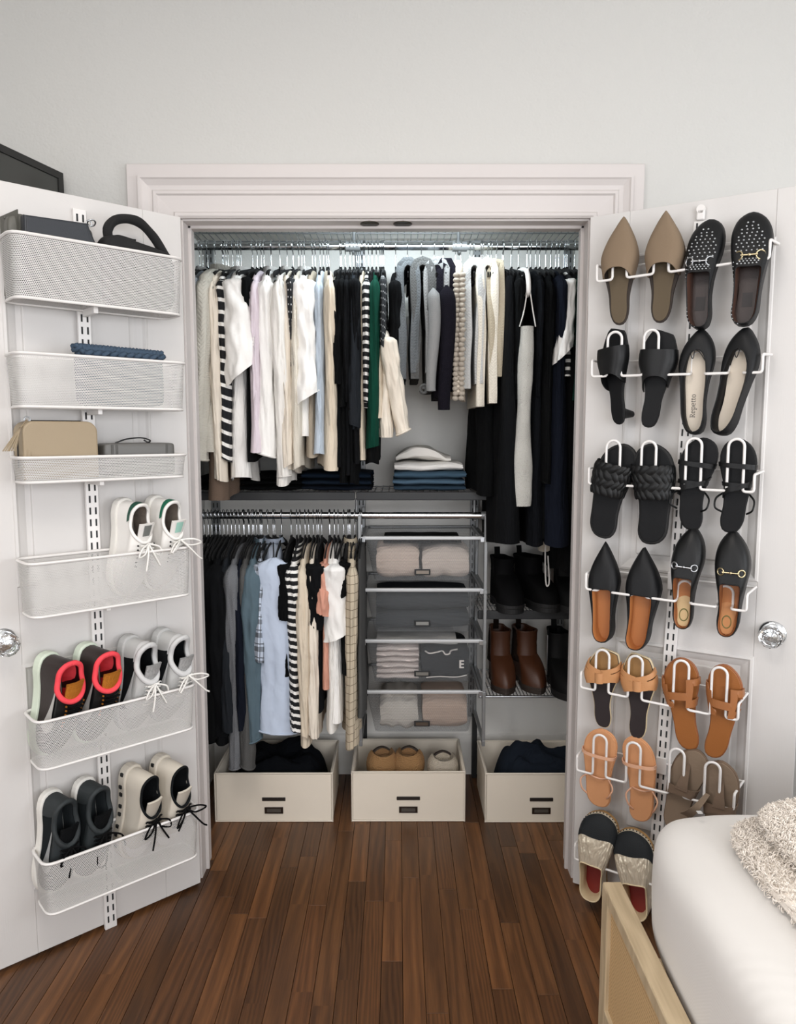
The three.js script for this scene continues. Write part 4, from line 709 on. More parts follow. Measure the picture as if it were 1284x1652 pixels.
function garment(name, label, cat, o) {
  const { x, T: B = .014, W = .19, len, yaw = 0, rod = ROD1, top = .095, drop = .05, flare = 0, m, fold = .35, neck = .05, sl, group, z = 0, body = true, shift = 0 } = o;
  const sd = (gs += 3.7), Y = yaw * D2R, hx = x - Math.sin(Y) * W;
  const g = thing(name, label, cat, [hx, rod, RODZ + z], Y, group);
  const vs = .14;
  if (body) part(g, 'body', surf((u, v) => {
    const a = u * 2 * Math.PI, c = Math.cos(a), s = Math.sin(a); let hw, y, b;
    if (v < vs) { const t = v / vs; hw = lerp(neck, W, Math.pow(t, .8)); y = -top - drop * Math.pow(t, 1.5); b = B * lerp(.4, .9, Math.sqrt(t)); }
    else { const t = (v - vs) / (1 - vs); hw = W * (1 - .05 * Math.sin(Math.PI * t)) * (1 + flare * t); y = -top - drop - (len - drop) * t; b = B * (.9 + .3 * t + flare * t); y += t * .012 * Math.sin(sd + c * 3); }
    const t = clamp((v - vs) / .5), f = fold * t * (.5 * Math.sin(c * 24 + sd * 2 + 4 * N3(v * 2, sd)) * (.3 + N3(c * 3, v * 2, sd + 9)) + Math.sin(c * 9 + sd + 2 * Math.sin(v * 3 + sd)) * .5 + .5 * N3(c * 2 + sd, v * 3, sd));
    return [sp(s, .75) * b * (1 + f) + shift * v + .006 * t * N3(v * 4, sd), y, sp(c, .9) * hw + .012 * t * N3(v * 5, sd, 2) * c];
  }, 56, 30, { close: true, su: .9, sv: len, flip: true }), m);
  if (sl) {
    const { len: L = .5, rx = B * 1.1, rz = .045, end = 1, sx = 0, sz = .0, m: sm = m, flare: sf = 0, y0 = 0, bend = 0, slant = rr(-.012, .012) } = sl;
    part(g, 'sleeve', surf((u, v) => {
      const a = u * 2 * Math.PI, t = v, cap = Math.sqrt(clamp(t / .08 + .02)); const r = lerp(1.1, .78, t) * end * (1 + sf * t * t);
      const f = 1.02 + .2 * N3(Math.cos(a) * 2 + sd, t * 5, sd + Math.sin(a)) + .34 * (.22 - Math.abs(N3(Math.cos(a) * 2.6 + sd, t * 3.5 + 2 * Math.cos(a), sd + Math.sin(a) * 2.6)));
      return [sx * t + bend * Math.sin(Math.PI * t) + Math.cos(a) * rx * r * Math.min(1, cap) * f * (sf ? 1 : 1), -top - drop + .012 + y0 - L * t + (slant * Math.cos(a) * t) + .01 * t * N3(sd, t * 3) - .012 * (1 - cap), W - .02 + sz * t + Math.sin(a) * rz * r * Math.min(1, cap) * f + .01 * Math.sin(t * 4 + sd)];
    }, 36, 26, { close: true, su: .25, sv: L, flip: true }), sm);
    if (sl.cuff) part(g, 'cuff', wire(Array.from({ length: 16 }, (_, k) => { const a = k / 16 * 2 * Math.PI, r = .78 * end * (1 + sf); return V(sx + Math.cos(a) * rx * r * 1.02, -top - drop + .014 + y0 - L + slant * Math.cos(a), W - .02 + sz + Math.sin(a) * rz * r * 1.04 + .01 * Math.sin(4 + sd)); }), .004, 6, true), sl.cuff === true ? sm : sl.cuff);
  }
  if (o.collar) part(g, 'collar', shell((u, v) => { const a = lerp(-2.4, 2.4, u); return [Math.sin(a) * B * (1.1 - .25 * v), -top + .002 + .016 * v - .01 * (1 - v) * Math.abs(a) * .2, (.055 + .006 * v) * Math.cos(a)]; }, 18, 3, .003), o.collar === true ? m : o.collar);
  if (o.hang !== false) hangerAt(hx, rod, Y);
  return g;
}
const stripes = (a, b, n, duty) => { const ca = lin(a).toArray().map(x => x), A = new THREE.Color(a).convertLinearToSRGB(), Bc = new THREE.Color(b).convertLinearToSRGB(); const t = dataTex(8, 64, (u, v) => { const k = v < duty ? Bc : A; return [k.r, k.g, k.b]; }); t.repeat.set(1, n); return t; };
const stripeM = (a, b, n, duty) => { const t = stripes(a, b, n, duty); return new THREE.MeshStandardMaterial({ map: t, roughness: .9, side: THREE.DoubleSide, bumpMap: rep(T.weave, 12), bumpScale: .0004 }); };
const plaidT = dataTex(64, 64, (u, v) => { const a = (Math.abs(u - .5) < .18 ? 1 : 0) + (Math.abs(v - .5) < .18 ? 1 : 0), l = Math.abs(u - .12) < .03 || Math.abs(v - .12) < .03; const k = l ? .25 : [.82, .55, .3][a]; return [k * .9, k * .95, k * 1.02]; });
const gridT = dataTex(64, 64, (u, v) => { const l = Math.abs(u - .5) < .035 || Math.abs(v - .5) < .035; return l ? [.45, .40, .33] : [.74, .69, .60]; });
const dotsT = dataTex(64, 64, (u, v) => { const d = Math.hypot(u - .5, v - .5); return d < .13 ? [.85, .85, .85] : [.11, .12, .13]; });
const mapM = (t, k, c = 0xffffff) => new THREE.MeshStandardMaterial({ map: rep(t, k), color: lin(c), roughness: .9, side: THREE.DoubleSide });
const C = {
  black: cloth(0x08090a), black2: cloth(0x0d0e10), ink: cloth(0x0b0d11), navy: cloth(0x11151f), char: cloth(0x202327), white: cloth(0xe9e7e3), white2: cloth(0xdfdcd6), cream: cloth(0xddd3c4), cream2: cloth(0xd0c3af), ivory: knit(0xd9d2c4), lilac: cloth(0xd2c6cd), ltBlue: cloth(0xb0bac4), skyBlue: cloth(0xb7c2d3), taupe: cloth(0xa39888), greyK: knit(0x868685), greyL: knit(0xb8b8b6), greyD: knit(0x545453), marl: knit(0x8e949a), slateBlue: knit(0x5d6062), cable: cableK(0xbdb9ae), brownK: knit(0x6a5a4e), green: cloth(0x0c3a2d), pink: cloth(0xc9937f), plum: knit(0x141219), denim: cloth(0x55666f), denimD: cloth(0x24384c), stone: cloth(0xbdb5a6), lace: mat(0xbdbbb4, .9, { bump: 'pile', k: 9, bs: .004 }), pop: knit(0xd9cdbd), heather: knit(0x6f7174), oat: knit(0xb3a893), dgreen: cloth(0x12312a),
  stripe: stripeM(0x0d0e12, 0xe6e4df, 26, .30), stripe2: stripeM(0x0c0d10, 0xe6e4df, 38, .42), plaid: mapM(plaidT, 22), grid: mapM(gridT, 34), dots: mapM(dotsT, 45),
};

// a knit folded in half over its hanger: seen from the end, two hanging layers under a rounded top
function drape(name, label, o) {
  const { x, w = .03, l1, l2, m, D = .205, top = .088, yaw = 0 } = o, sd = (gs += 4.1), g = thing(name, label, o.cat ?? 'sweater', [x, ROD1, RODZ], yaw * D2R);
  const F = (u, v) => { const z = lerp(-D, D, v), R = w, arc = Math.PI * R; let px, y; const s = u * (l1 + arc + l2);
    const k = N3(z * 7, s * 4, sd) * .006, e = 1 - .25 * Math.pow(Math.abs(v * 2 - 1), 8);
    if (s < l1) { px = -R - .004 * Math.sin(s / l1 * 3) + k; y = -(l1 - s); } else if (s < l1 + arc) { const a = (s - l1) / R; px = -R * Math.cos(a); y = R * Math.sin(a) * 1.2; } else { const q = s - l1 - arc; px = R + .004 * Math.sin(q / l2 * 3) + k; y = -q; }
    const squeeze = 1 - .35 * sst(.0, .22, -y) * (1 - sst(.2, .5, -y)); return [px * squeeze + .004 * N3(y * 6, sd), y - top - R, z * e + .01 * N3(y * 5, sd, 4)]; };
  part(g, 'body', shell(F, 44, 22, .027, { su: l1 + l2, sv: .36, flip: true }), m);
  if (o.roll) part(g, 'rolled_sleeve', wire(Array.from({ length: 40 }, (_, i) => { const t = i / 39, a = t * 9, r = .016 * (1 - t * .75); return V(o.roll + Math.cos(a) * r, -top - Math.max(l1, l2) - .03 + Math.sin(a) * r * 1.1, D - .02); }), .006, 6), m);
  if (o.sleeve) { const [dx, L, rx] = o.sleeve; part(g, 'sleeve', surf((u, v) => { const a = u * 2 * Math.PI, r = (1 - .3 * v) * Math.min(1, Math.sqrt(v / .08 + .02)); return [dx + Math.cos(a) * rx * r + .006 * Math.sin(v * 5), -top - w - .06 - L * v, D - .01 + Math.sin(a) * .03 * r]; }, 18, 18, { close: true, su: .2, sv: L, flip: true }), m); }
  hangerAt(x, ROD1, yaw * D2R); return g;
}
// ---- the clothes, left to right (metres; near-edge x, half thickness, length)
garment('sweater', 'pale chunky turtleneck sweater at the far left of the upper rod', 'sweater', { x: -0.643, T: 0.0212, len: 0.531, m: C.greyL, sl: { len: 0.392, rx: 0.019 }, collar: true });
garment('sweater', 'grey marled sweater showing beside the far left door jamb', 'sweater', { x: -0.626, T: 0.0189, len: 0.35, m: C.marl, sl: { len: 0.203, rx: 0.017 } });
garment('cardigan', 'light grey cable knit cardigan reaching down near the mesh baskets', 'cardigan', { x: -0.592, T: 0.0366, len: 0.623, m: C.cable, yaw: -6, sl: { len: 0.599, rx: 0.034, sx: -0.029, cuff: true, rz: .04 }, collar: true, z: .03 });
garment('tunic', 'long brown ribbed tunic hem hanging lowest at the left end', 'tunic', { x: -0.575, T: 0.033, len: 0.763, m: C.brownK });
garment('sweater', 'fine cream sweater with a flared pale cuff left of the striped top', 'sweater', { x: -0.563, T: 0.0224, len: 0.552, m: C.cream, sl: { len: 0.667, rx: 0.019, sx: 0.006, flare: .3 } });
garment('striped_blouse', 'black top with white stripes between cream and white clothes', 'top', { x: -0.539, T: 0.0212, len: 0.637, m: C.stripe, sl: { len: 0.595, rx: 0.022, sx: 0.002,  } });
garment('sweater', 'short blue grey marled sweater behind the striped top', 'sweater', { x: -0.519, T: 0.0165, len: 0.27, m: C.slateBlue });
garment('blouse', 'loose white blouse with a wide pointed short sleeve', 'blouse', { x: -0.49, T: 0.0366, len: 0.707, m: C.white, yaw: 6, sl: { len: 0.312, rx: 0.05, sx: 0.019, flare: .35, slant: .045, rz: .06 }, collar: true });
garment('t_shirt', 'black t-shirt between the loose white blouse and the lilac one', 't-shirt', { x: -0.454, T: 0.0165, len: 0.633, m: C.black, sl: { len: 0.232, rx: 0.019 } });
garment('blouse', 'pale lilac blouse with a flared hem', 'blouse', { x: -0.43, T: 0.0212, len: 0.623, m: C.lilac, sl: { len: 0.493, rx: 0.021 }, flare: .25 });
garment('shirt', 'crisp white shirt with broad front right of the lilac blouse', 'shirt', { x: -0.393, T: 0.0283, len: 0.609, m: C.white, yaw: 4, sl: { len: 0.585, rx: 0.031, sx: -0.01, cuff: true, flare: .25 }, collar: true });
garment('shirt', 'white shirt with its tail hanging furthest down over the shelf', 'shirt', { x: -0.35, T: 0.0224, len: 0.724, m: C.white2, sl: { len: 0.657, rx: 0.028, sx: 0.005, cuff: true }, collar: true });
garment('blouse', 'cream blouse just left of the dotted charcoal top', 'blouse', { x: -0.329, T: 0.0189, len: 0.678, m: C.cream, sl: { len: 0.62, rx: 0.021 } });
garment('dotted_blouse', 'charcoal top with tiny white dots among white blouses', 'top', { x: -0.31, T: 0.0165, len: 0.35, m: C.dots, sl: { len: 0.296, rx: 0.016 } });
garment('shirt', 'ivory shirt right below the dotted charcoal top', 'shirt', { x: -0.299, T: 0.0201, len: 0.668, m: C.ivory, sl: { len: 0.626, rx: 0.019 } });
garment('blouse', 'white blouse with a wide hanging sleeve ending in a point', 'blouse', { x: -0.273, T: 0.0283, len: 0.552, m: C.white, yaw: 5, sl: { len: 0.396, rx: 0.039, sx: 0.012, flare: .5, slant: .03, rz: .055 }, collar: true });
garment('blouse', 'greyish taupe blouse peeking beneath the wide white sleeve', 'blouse', { x: -0.252, T: 0.0201, len: 0.633, m: C.taupe });
garment('shirt', 'light blue shirt with a small ruffled hem in the row of whites', 'shirt', { x: -0.223, T: 0.0189, len: 0.621, m: C.ltBlue, sl: { len: 0.571, rx: 0.016 }, flare: .2 });
garment('camisole', 'cream camisole with wide armholes before the dark cluster', 'camisole', { x: -0.185, T: 0.026, len: 0.664, m: C.cream2, yaw: 8, sl: { len: 0.63, rx: 0.02, sx: 0.005 }, flare: .1 });
garment('t_shirt', 'black garment at the left edge of the dark cluster mid rod', 't-shirt', { x: -0.161, T: 0.0177, len: 0.674, m: C.black, sl: { len: 0.352, rx: 0.02 } });
garment('blouse', 'black garment packed inside the dark cluster mid upper rod', 'blouse', { x: -0.147, T: 0.0153, len: 0.705, m: C.black, group: 'black garments of the dark cluster', sl: { len: 0.423, rx: 0.015 } });
garment('blouse', 'black garment packed inside the dark cluster mid upper rod', 'blouse', { x: -0.132, T: 0.0142, len: 0.695, m: C.black2, group: 'black garments of the dark cluster', sl: { len: 0.412, rx: 0.014 } });
garment('blouse', 'black garment packed inside the dark cluster mid upper rod', 'blouse', { x: -0.118, T: 0.0142, len: 0.716, m: C.black, group: 'black garments of the dark cluster', sl: { len: 0.433, rx: 0.014 } });
garment('blouse', 'black garment packed inside the dark cluster mid upper rod', 'blouse', { x: -0.102, T: 0.0142, len: 0.644, m: C.black2, group: 'black garments of the dark cluster', sl: { len: 0.362, rx: 0.014 } });
garment('jacket', 'charcoal jacket hanging below the black cluster', 'jacket', { x: -0.108, T: 0.0248, len: 0.548, m: C.char, sl: { len: 0.493, rx: 0.025 } });
garment('blouse', 'thin blush cream blouse left of the green top', 'blouse', { x: -0.084, T: 0.013, len: 0.627, m: C.cream2 });
garment('striped_blouse', 'black top with broad white stripes beside the green one', 'top', { x: -0.067, T: 0.0142, len: 0.475, m: C.stripe2, sl: { len: 0.412, rx: 0.014 } });
garment('t_shirt', 'black top with a loose dark hem right under the green fringe', 't-shirt', { x: -0.053, T: 0.0189, len: 0.644, m: C.black });
garment('fringed_blouse', 'emerald green top with a fringed hem', 'top', { x: -0.039, T: 0.0165, len: 0.531, m: C.green, sl: { len: 0.559, rx: 0.018, sx: -0.009, flare: .5 } });
garment('printed_blouse', 'patterned dark and white blouse with thin straps', 'blouse', { x: -0.014, T: 0.0142, len: 0.27, m: C.dots, sl: { len: 0.232, rx: 0.011 } });
garment('shirt', 'cream linen shirt hung low with an open sleeve pointing right', 'shirt', { x: -0.004, T: 0.026, len: 0.347, m: C.cream, yaw: 4, top: 0.3, sl: { len: 0.325, rx: 0.029, sx: 0.06, cuff: true, rz: .035 }, neck: .12, drop: .03 });
garment('linen_shirt', 'cream linen shirt sleeve side tucked against the printed blouse', 'shirt', { x: -0.027, T: 0.0201, len: 0.266, m: C.cream2, top: 0.34, neck: .12, drop: .03 });
garment('sweater', 'thick black sweater with a rounded shoulder', 'sweater', { x: 0.028, T: 0.0236, len: 0.37, m: C.black, sl: { len: 0.312, rx: 0.022 }, z: -.03 });
drape('sweater', 'blue grey sweater folded over its hanger', { x: 0.069, w: 0.026, l1: 0.351, l2: 0.331, m: C.slateBlue });
drape('sweater', 'mid grey sweater folded with a curled sleeve end', { x: 0.117, w: 0.029, l1: 0.348, l2: 0.384, m: C.greyD, roll: .004 });
drape('sweater', 'heather grey sweater with a broad rounded shoulder', { x: 0.162, w: 0.029, l1: 0.328, l2: 0.336, m: C.greyK, sleeve: [-.012, .33, .022] });
drape('sweater', 'dark plum black sweater left of the bobble knit', { x: 0.193, w: 0.02, l1: 0.417, l2: 0.397, m: C.plum, sleeve: [0, .40, .028] });
garment('bobble_sweater', 'cream bobble knit sweater with popcorn rows', 'sweater', { x: 0.236, T: 0.0236, len: 0.465, m: C.pop, top: 0.06 });
drape('sweater', 'pale grey sweater with a dark inner gap beside the bobble knit', { x: 0.286, w: 0.025, l1: 0.384, l2: 0.368, m: C.greyL });
drape('sweater', 'off white sweater hanging a little longer than its grey neighbour', { x: 0.331, w: 0.024, l1: 0.444, l2: 0.433, m: C.ivory });
drape('sweater', 'thin oatmeal sweater before the black dresses', { x: 0.361, w: 0.015, l1: 0.366, l2: 0.354, m: C.oat });
garment('dress', 'long black dress directly right of the folded blue jeans', 'dress', { x: 0.347, T: 0.0354, len: 0.757, m: C.black, flare: .15, z: -.10 });
garment('dress', 'black dress with the lowest scalloped hem on the right', 'dress', { x: 0.403, T: 0.0283, len: 0.924, m: C.black2, flare: .35 });
garment('t_shirt', 'black top with thin straps before the white lace skirt', 't-shirt', { x: 0.431, T: 0.0189, len: 0.43, m: C.black, sl: { len: 0.352, rx: 0.016 } });
garment('dress', 'plain black dress right behind the white lace skirt', 'dress', { x: 0.497, T: 0.0283, len: 0.934, m: C.ink, sl: { len: 0.392, rx: 0.013 }, flare: .1 });
garment('coat', 'long black coat between the lace skirt and the navy dress', 'coat', { x: 0.529, T: 0.0212, len: 0.903, m: C.black, sl: { len: 0.678, rx: 0.019 } });
garment('dress', 'navy black tiered dress near the right jamb', 'dress', { x: 0.568, T: 0.0366, len: 0.919, m: C.navy, sl: { len: 0.514, rx: 0.018 }, flare: .25 });
garment('blouse', 'white and black striped blouse at the right jamb', 'blouse', { x: 0.596, T: 0.0189, len: 0.374, m: C.stripe2, sl: { len: 0.262, rx: 0.026, sx: -0.022, flare: .5, slant: .03, m: C.white } });
garment('t_shirt', 'dark green top squeezed at the right end of the upper rod', 't-shirt', { x: 0.625, T: 0.0165, len: 0.43, m: C.dgreen, sl: { len: 0.232, rx: 0.014 } });
garment('dress', 'black dress at the very right end behind the jamb', 'dress', { x: 0.614, T: 0.0248, len: 1.029, m: C.black });
garment('coat', 'big black coat filling the left end of the lower rod', 'coat', { x: -0.622, T: 0.0319, len: 0.676, m: C.black, rod: ROD2, sl: { len: 0.627, rx: 0.043 } });
garment('coat', 'black wool jacket second from the left on the lower rod', 'coat', { x: -0.58, T: 0.0295, len: 0.687, m: C.black2, rod: ROD2, sl: { len: 0.615, rx: 0.04 } });
garment('jacket', 'very dark grey jacket beside the grey sweaters', 'jacket', { x: -0.552, T: 0.0201, len: 0.653, m: C.char, rod: ROD2, sl: { len: 0.593, rx: 0.028 } });
garment('sweater', 'heather grey sweater whose cuff reaches into the storage bin', 'sweater', { x: -0.523, T: 0.0201, len: 0.676, m: C.heather, rod: ROD2, sl: { len: 0.734, rx: 0.031, sx: -0.008, cuff: true } });
garment('t_shirt', 'dark navy top between two long grey sleeves', 't-shirt', { x: -0.502, T: 0.0118, len: 0.709, m: C.navy, rod: ROD2, sl: { len: 0.593, rx: 0.023 } });
garment('sweater', 'charcoal grey sweater with a long sleeve beside the denim jacket', 'sweater', { x: -0.485, T: 0.0201, len: 0.653, m: C.greyD, rod: ROD2, sl: { len: 0.727, rx: 0.03, sx: -0.005, cuff: true } });
garment('denim_jacket', 'blue denim jacket with contrast stitched shoulder', 'jacket', { x: -0.459, T: 0.0248, len: 0.631, m: C.denim, rod: ROD2, sl: { len: 0.638, rx: 0.035, sx: -0.01, cuff: true }, collar: true });
garment('plaid_shirt', 'blue and white plaid shirt behind the light blue one', 'shirt', { x: -0.43, T: 0.0177, len: 0.401, m: C.plaid, rod: ROD2, yaw: 10, sl: { len: 0.341, rx: 0.03, sx: -0.016 }, collar: true });
garment('shirt', 'large light blue shirt facing out with a wide cuff', 'shirt', { x: -0.383, T: 0.0378, len: 0.565, m: C.skyBlue, rod: ROD2, yaw: 10, sl: { len: 0.629, rx: 0.056, sx: 0.004, rz: .03, bend: .006, y0: .02, flare: .55, cuff: true }, collar: true });
garment('t_shirt', 'black top directly right of the large light blue shirt', 't-shirt', { x: -0.35, T: 0.0189, len: 0.455, m: C.black, rod: ROD2, sl: { len: 0.2, rx: 0.027 } });
garment('striped_blouse', 'black top with fine white stripes beside cream trousers', 'top', { x: -0.318, T: 0.0201, len: 0.631, m: C.stripe2, rod: ROD2, sl: { len: 0.593, rx: 0.028 } });
garment('blouse', 'cream blouse hanging longest right of the striped top', 'blouse', { x: -0.287, T: 0.0201, len: 0.702, m: C.cream2, rod: ROD2, sl: { len: 0.615, rx: 0.025 } });
garment('blouse', 'pale ivory blouse partly under a black sleeve', 'blouse', { x: -0.257, T: 0.0177, len: 0.658, m: C.cream, rod: ROD2, sl: { len: 0.615, rx: 0.022 } });
garment('t_shirt', 'black t-shirt with a short angular sleeve over pale blouses', 't-shirt', { x: -0.238, T: 0.0224, len: 0.565, m: C.black2, rod: ROD2, yaw: 4, sl: { len: 0.222, rx: 0.035, sx: -0.018, flare: .3, slant: -.02 } });
garment('blouse', 'coral pink blouse tucked between black and white tops', 'blouse', { x: -0.212, T: 0.0153, len: 0.499, m: C.pink, rod: ROD2, sl: { len: 0.179, rx: 0.022, sx: -0.008, flare: .4 } });
garment('t_shirt', 'white t-shirt with a flared short sleeve', 't-shirt', { x: -0.177, T: 0.0248, len: 0.598, m: C.white, rod: ROD2, yaw: 5, sl: { len: 0.265, rx: 0.045, sx: 0.009, flare: .35, slant: .02 } });
garment('blouse', 'thin white blouse reaching lower than the white t-shirt', 'blouse', { x: -0.194, T: 0.0201, len: 0.653, m: C.white2, rod: ROD2 });
garment('t_shirt', 'narrow black top before the checked shirt', 't-shirt', { x: -0.145, T: 0.0153, len: 0.433, m: C.black, rod: ROD2, sl: { len: 0.115, rx: 0.019 } });
garment('checked_shirt', 'beige shirt with a fine grid check', 'shirt', { x: -0.12, T: 0.0248, len: 0.687, m: C.grid, rod: ROD2, yaw: 5, sl: { len: 0.664, rx: 0.021, sx: -0.007 }, collar: true });
garment('jacket', 'slate jacket at the right end of the lower rod', 'jacket', { x: -0.095, T: 0.013, len: 0.598, m: C.greyD, rod: ROD2 });

// spare hangers between the clothes
for (const x of [-.69, -.655, -.60, -.575, -.555, -.525, -.47, -.44, -.405, -.375, -.33, -.29, -.262, -.235, -.205, -.165, -.148, -.13, -.095, -.08, -.055, -.04, -.022, .255, .30, .325, .352, .378, .40, .43, .455, .485, .515, .55, .585, .62, .65, .685]) hangerAt(x, ROD1, rr(-.12, .12));
for (const x of [-.665, -.65, -.637, -.622, -.608, -.594, -.58, -.566, -.552, -.538, -.52, -.505, -.49, -.475, -.455, -.435, -.41, -.385, -.33, -.3, -.27, -.24, -.21, -.18, -.16, -.14, -.12, -.1]) hangerAt(x, ROD2, rr(-.1, .1));
// ---------------------------------------------------------------- bags in the left baskets (door frame: x = -s)
let handleC;
const bagL = (name, label, cat) => { const g = new THREE.Group(); g.name = numbered(name); scene.add(g); return tag(g, label, cat); };
const BG = { olive: leather(0x55544d), navy: leather(0x24282e), blk: mat(0x131314, .85, { bump: 'rough', k: 14, bs: .001 }), woven: mat(0x36485a, .85), beige: leather(0x98886f, { roughness: .55, bs: .0006, k: 16 }), beigeD: leather(0x9c8467), grey: leather(0x5d5c59), stone: suede(0xb3aaa0) };
// soft slab: rounded rectangle in x,y with swelling
const softSlab = (x0, x1, y0, y1, z0, z1, o = {}) => { const { top = 0, lean = 0, r = .3, n = 24, amp = .002, fl = 0 } = o; return surf((u, v) => { const a = u * 2 * Math.PI, b = (v - .5) * Math.PI; const cx = sp(Math.cos(a), r) , cz = sp(Math.sin(a), r), sy = sp(Math.sin(b), r * .7), cy = Math.pow(Math.max(0, Math.cos(b)), r * .7); const yy = lerp(y0, y1, sy * .5 + .5) + top * cx * (sy > 0 ? sy : 0); const w = 1 + fl * sy; return [lerp(x0, x1, .5) + cx * cy * (x1 - x0) / 2 * w + amp * N3(cx * 3, sy * 3, cz), yy + amp * N3(cx * 4, 2, cz * 3), lerp(z0, z1, .5) + cz * cy * (z1 - z0) / 2 + lean * (sy * .5 + .5) + amp * N3(cx * 3, sy * 4, 7)]; }, n * 2, n, { close: true, su: .6, sv: .3 }); };
{
  const g = bagL('handbag', 'olive grey structured handbag at the back of the top basket', 'bag');
  part(g, 'body', softSlab(-.475, -.27, 1.756, 1.950, .018, .062, { r: .25 }), BG.olive);
  part(g, 'side_gusset', shell((u, v) => [lerp(-.478, -.452, v), 1.76 + (.188 + .012 * v) * u, lerp(.02, .07, v) + .006 * Math.sin(u * 6)], 8, 4, .003), BG.olive);
  part(g, 'top_ridge', wire(smooth([[-.474, 1.944, .03], [-.44, 1.956, .032], [-.40, 1.950, .034], [-.272, 1.948, .036]], 24), .0035, 8), BG.olive);
  part(g, 'ring', new THREE.TorusGeometry(.010, .0022, 6, 18).rotateX(.9).translate(-.275, 1.962, .06), M.silver, 'silver metal ring'); onDoor(g, 'L');
}
{
  const g = bagL('clutch', 'dark slate leather clutch standing before the olive handbag', 'bag');
  const s = new THREE.Shape(); s.moveTo(-.452, 1.76); s.lineTo(-.27, 1.76); s.lineTo(-.272, 1.88); s.lineTo(-.300, 1.948); s.lineTo(-.449, 1.942); s.closePath();
  part(g, 'body', ext(s, .034, .006).translate(0, 0, .072), BG.navy);
  part(g, 'flap', ext([[-.445, 1.86], [-.284, 1.86], [-.306, 1.944], [-.445, 1.938]], .004, .0015).translate(0, 0, .104), BG.navy);
  part(g, 'ring', new THREE.TorusGeometry(.007, .0018, 6, 16).translate(-.29, 1.953, .085), M.silver, 'silver metal ring'); onDoor(g, 'L');
}
{
  const g = bagL('hobo_bag', 'soft black hobo bag with an arched handle in the top basket', 'bag');
  part(g, 'body', softSlab(-.262, -.068, 1.756, 1.925, .03, .112, { r: .45, amp: .006, top: -.012 }), BG.blk);
  part(g, 'handle', surf((u, v) => { const t = v, a = u * 2 * Math.PI; const P = [[-.232, 1.905], [-.238, 1.95], [-.215, 1.978], [-.16, 1.985], [-.118, 1.955], [-.082, 1.905]]; const c = (handleC ??= new THREE.CatmullRomCurve3(P.map(p => V(p[0], p[1], .072)), false, 'centripetal')), p = c.getPoint(t), tg = c.getTangent(t); const w = .012 + .004 * N3(t * 6, 1); return [p.x - tg.y * Math.cos(a) * w, p.y + tg.x * Math.cos(a) * w, p.z + Math.sin(a) * .014]; }, 12, 30, { close: true }), BG.blk); onDoor(g, 'L');
}
{
  const g = bagL('woven_clutch', 'blue woven braided clutch lying in the second basket', 'bag');
  part(g, 'body', softSlab(-.335, -.108, 1.495, 1.645, .055, .10, { r: .3 }), BG.woven);
  const br = []; for (let k = 0; k < 3; k++) br.push(wire(Array.from({ length: 70 }, (_, i) => { const t = i / 69, a = t * 50 + k * 2.094; return V(lerp(-.338, -.106, t), 1.641 + .006 * Math.sin(a) - .004 * t, .078 + .014 * Math.cos(a)); }), .0075, 6));
  part(g, 'braided_top', br, BG.woven); part(g, 'braid', wire(Array.from({ length: 60 }, (_, i) => V(lerp(-.33, -.11, i / 59), 1.628 + .003 * Math.sin(i * 1.1), .102 + .003 * Math.cos(i * 1.1))), .007, 6), BG.woven); onDoor(g, 'L');
}
{
  const g = bagL('zip_bag', 'beige leather box bag with zip and tassels in the shallow basket', 'bag');
  const s = new THREE.Shape(), X0 = -.478, X1 = -.298, Y0 = 1.310, Y1 = 1.454, r = .028; s.moveTo(X0, Y0); s.lineTo(X1, Y0); s.lineTo(X1, Y1 - r); s.absarc(X1 - r, Y1 - r, r, 0, Math.PI / 2); s.lineTo(X0 + r, Y1); s.absarc(X0 + r, Y1 - r, r, Math.PI / 2, Math.PI); s.closePath();
  part(g, 'body', ext(s, .084, .005).translate(0, 0, .022), BG.beige);
  part(g, 'zip', [wire([[X0 + r, Y1 + .001, .064], [X1 - r, Y1 + .001, .064]], .0022, 6), wire([[X0 - .001, Y0 + .03, .064], [X0 - .001, Y1 - r, .064]], .0022, 6)], M.darkSlot, 'dark zip line');
  part(g, 'zip_pull', [new THREE.TorusGeometry(.007, .0018, 6, 14).translate(X0 + .022, Y1 + .004, .07)], M.silver, 'small metal zip pull');
  for (const [dx, dz, L] of [[-.030, .055, .075], [.004, .03, .095]]) { const t = part(g, 'tassel', [wire([[X0 + .02, Y1 + .002, .075], [X0 + .008 + dx * .4, Y1 - .018, .085 + dz * .3]], .0025, 5)], BG.beige, 'leather tassel'); const fr = []; for (let k = 0; k < 7; k++) fr.push(shell((u, v) => [X0 + .008 + dx * .4 + (dx * .9 + (k - 3) * .0042) * u * 1.1 + (v - .5) * .0030, Y1 - .016 - L * u * (dx < 0 ? .75 : 1), .085 + dz * .3 + .014 * u + (k % 3) * .002], 3, 1, .0014)); part(t, 'fringe', fr, BG.beige); }
  onDoor(g, 'L');
}
{
  const g = bagL('camera_bag', 'small dark grey leather bag with a thin looped strap', 'bag');
  part(g, 'body', [softSlab(-.282, -.085, 1.310, 1.398, .03, .105, { r: .22, amp: .001 })], BG.grey);
  for (const x of [-.262, -.25, -.112]) part(g, 'front_band', bx(.006, .085, .002, x, 1.352, .105, .0008), M.bandGrey ??= leather(0x4a4946));
  part(g, 'strap', wire(smooth([[-.24, 1.398, .07], [-.21, 1.408, .07], [-.165, 1.411, .072], [-.148, 1.404, .08], [-.158, 1.399, .088], [-.168, 1.406, .085]], 30), .0022, 6), M.black); onDoor(g, 'L');
}
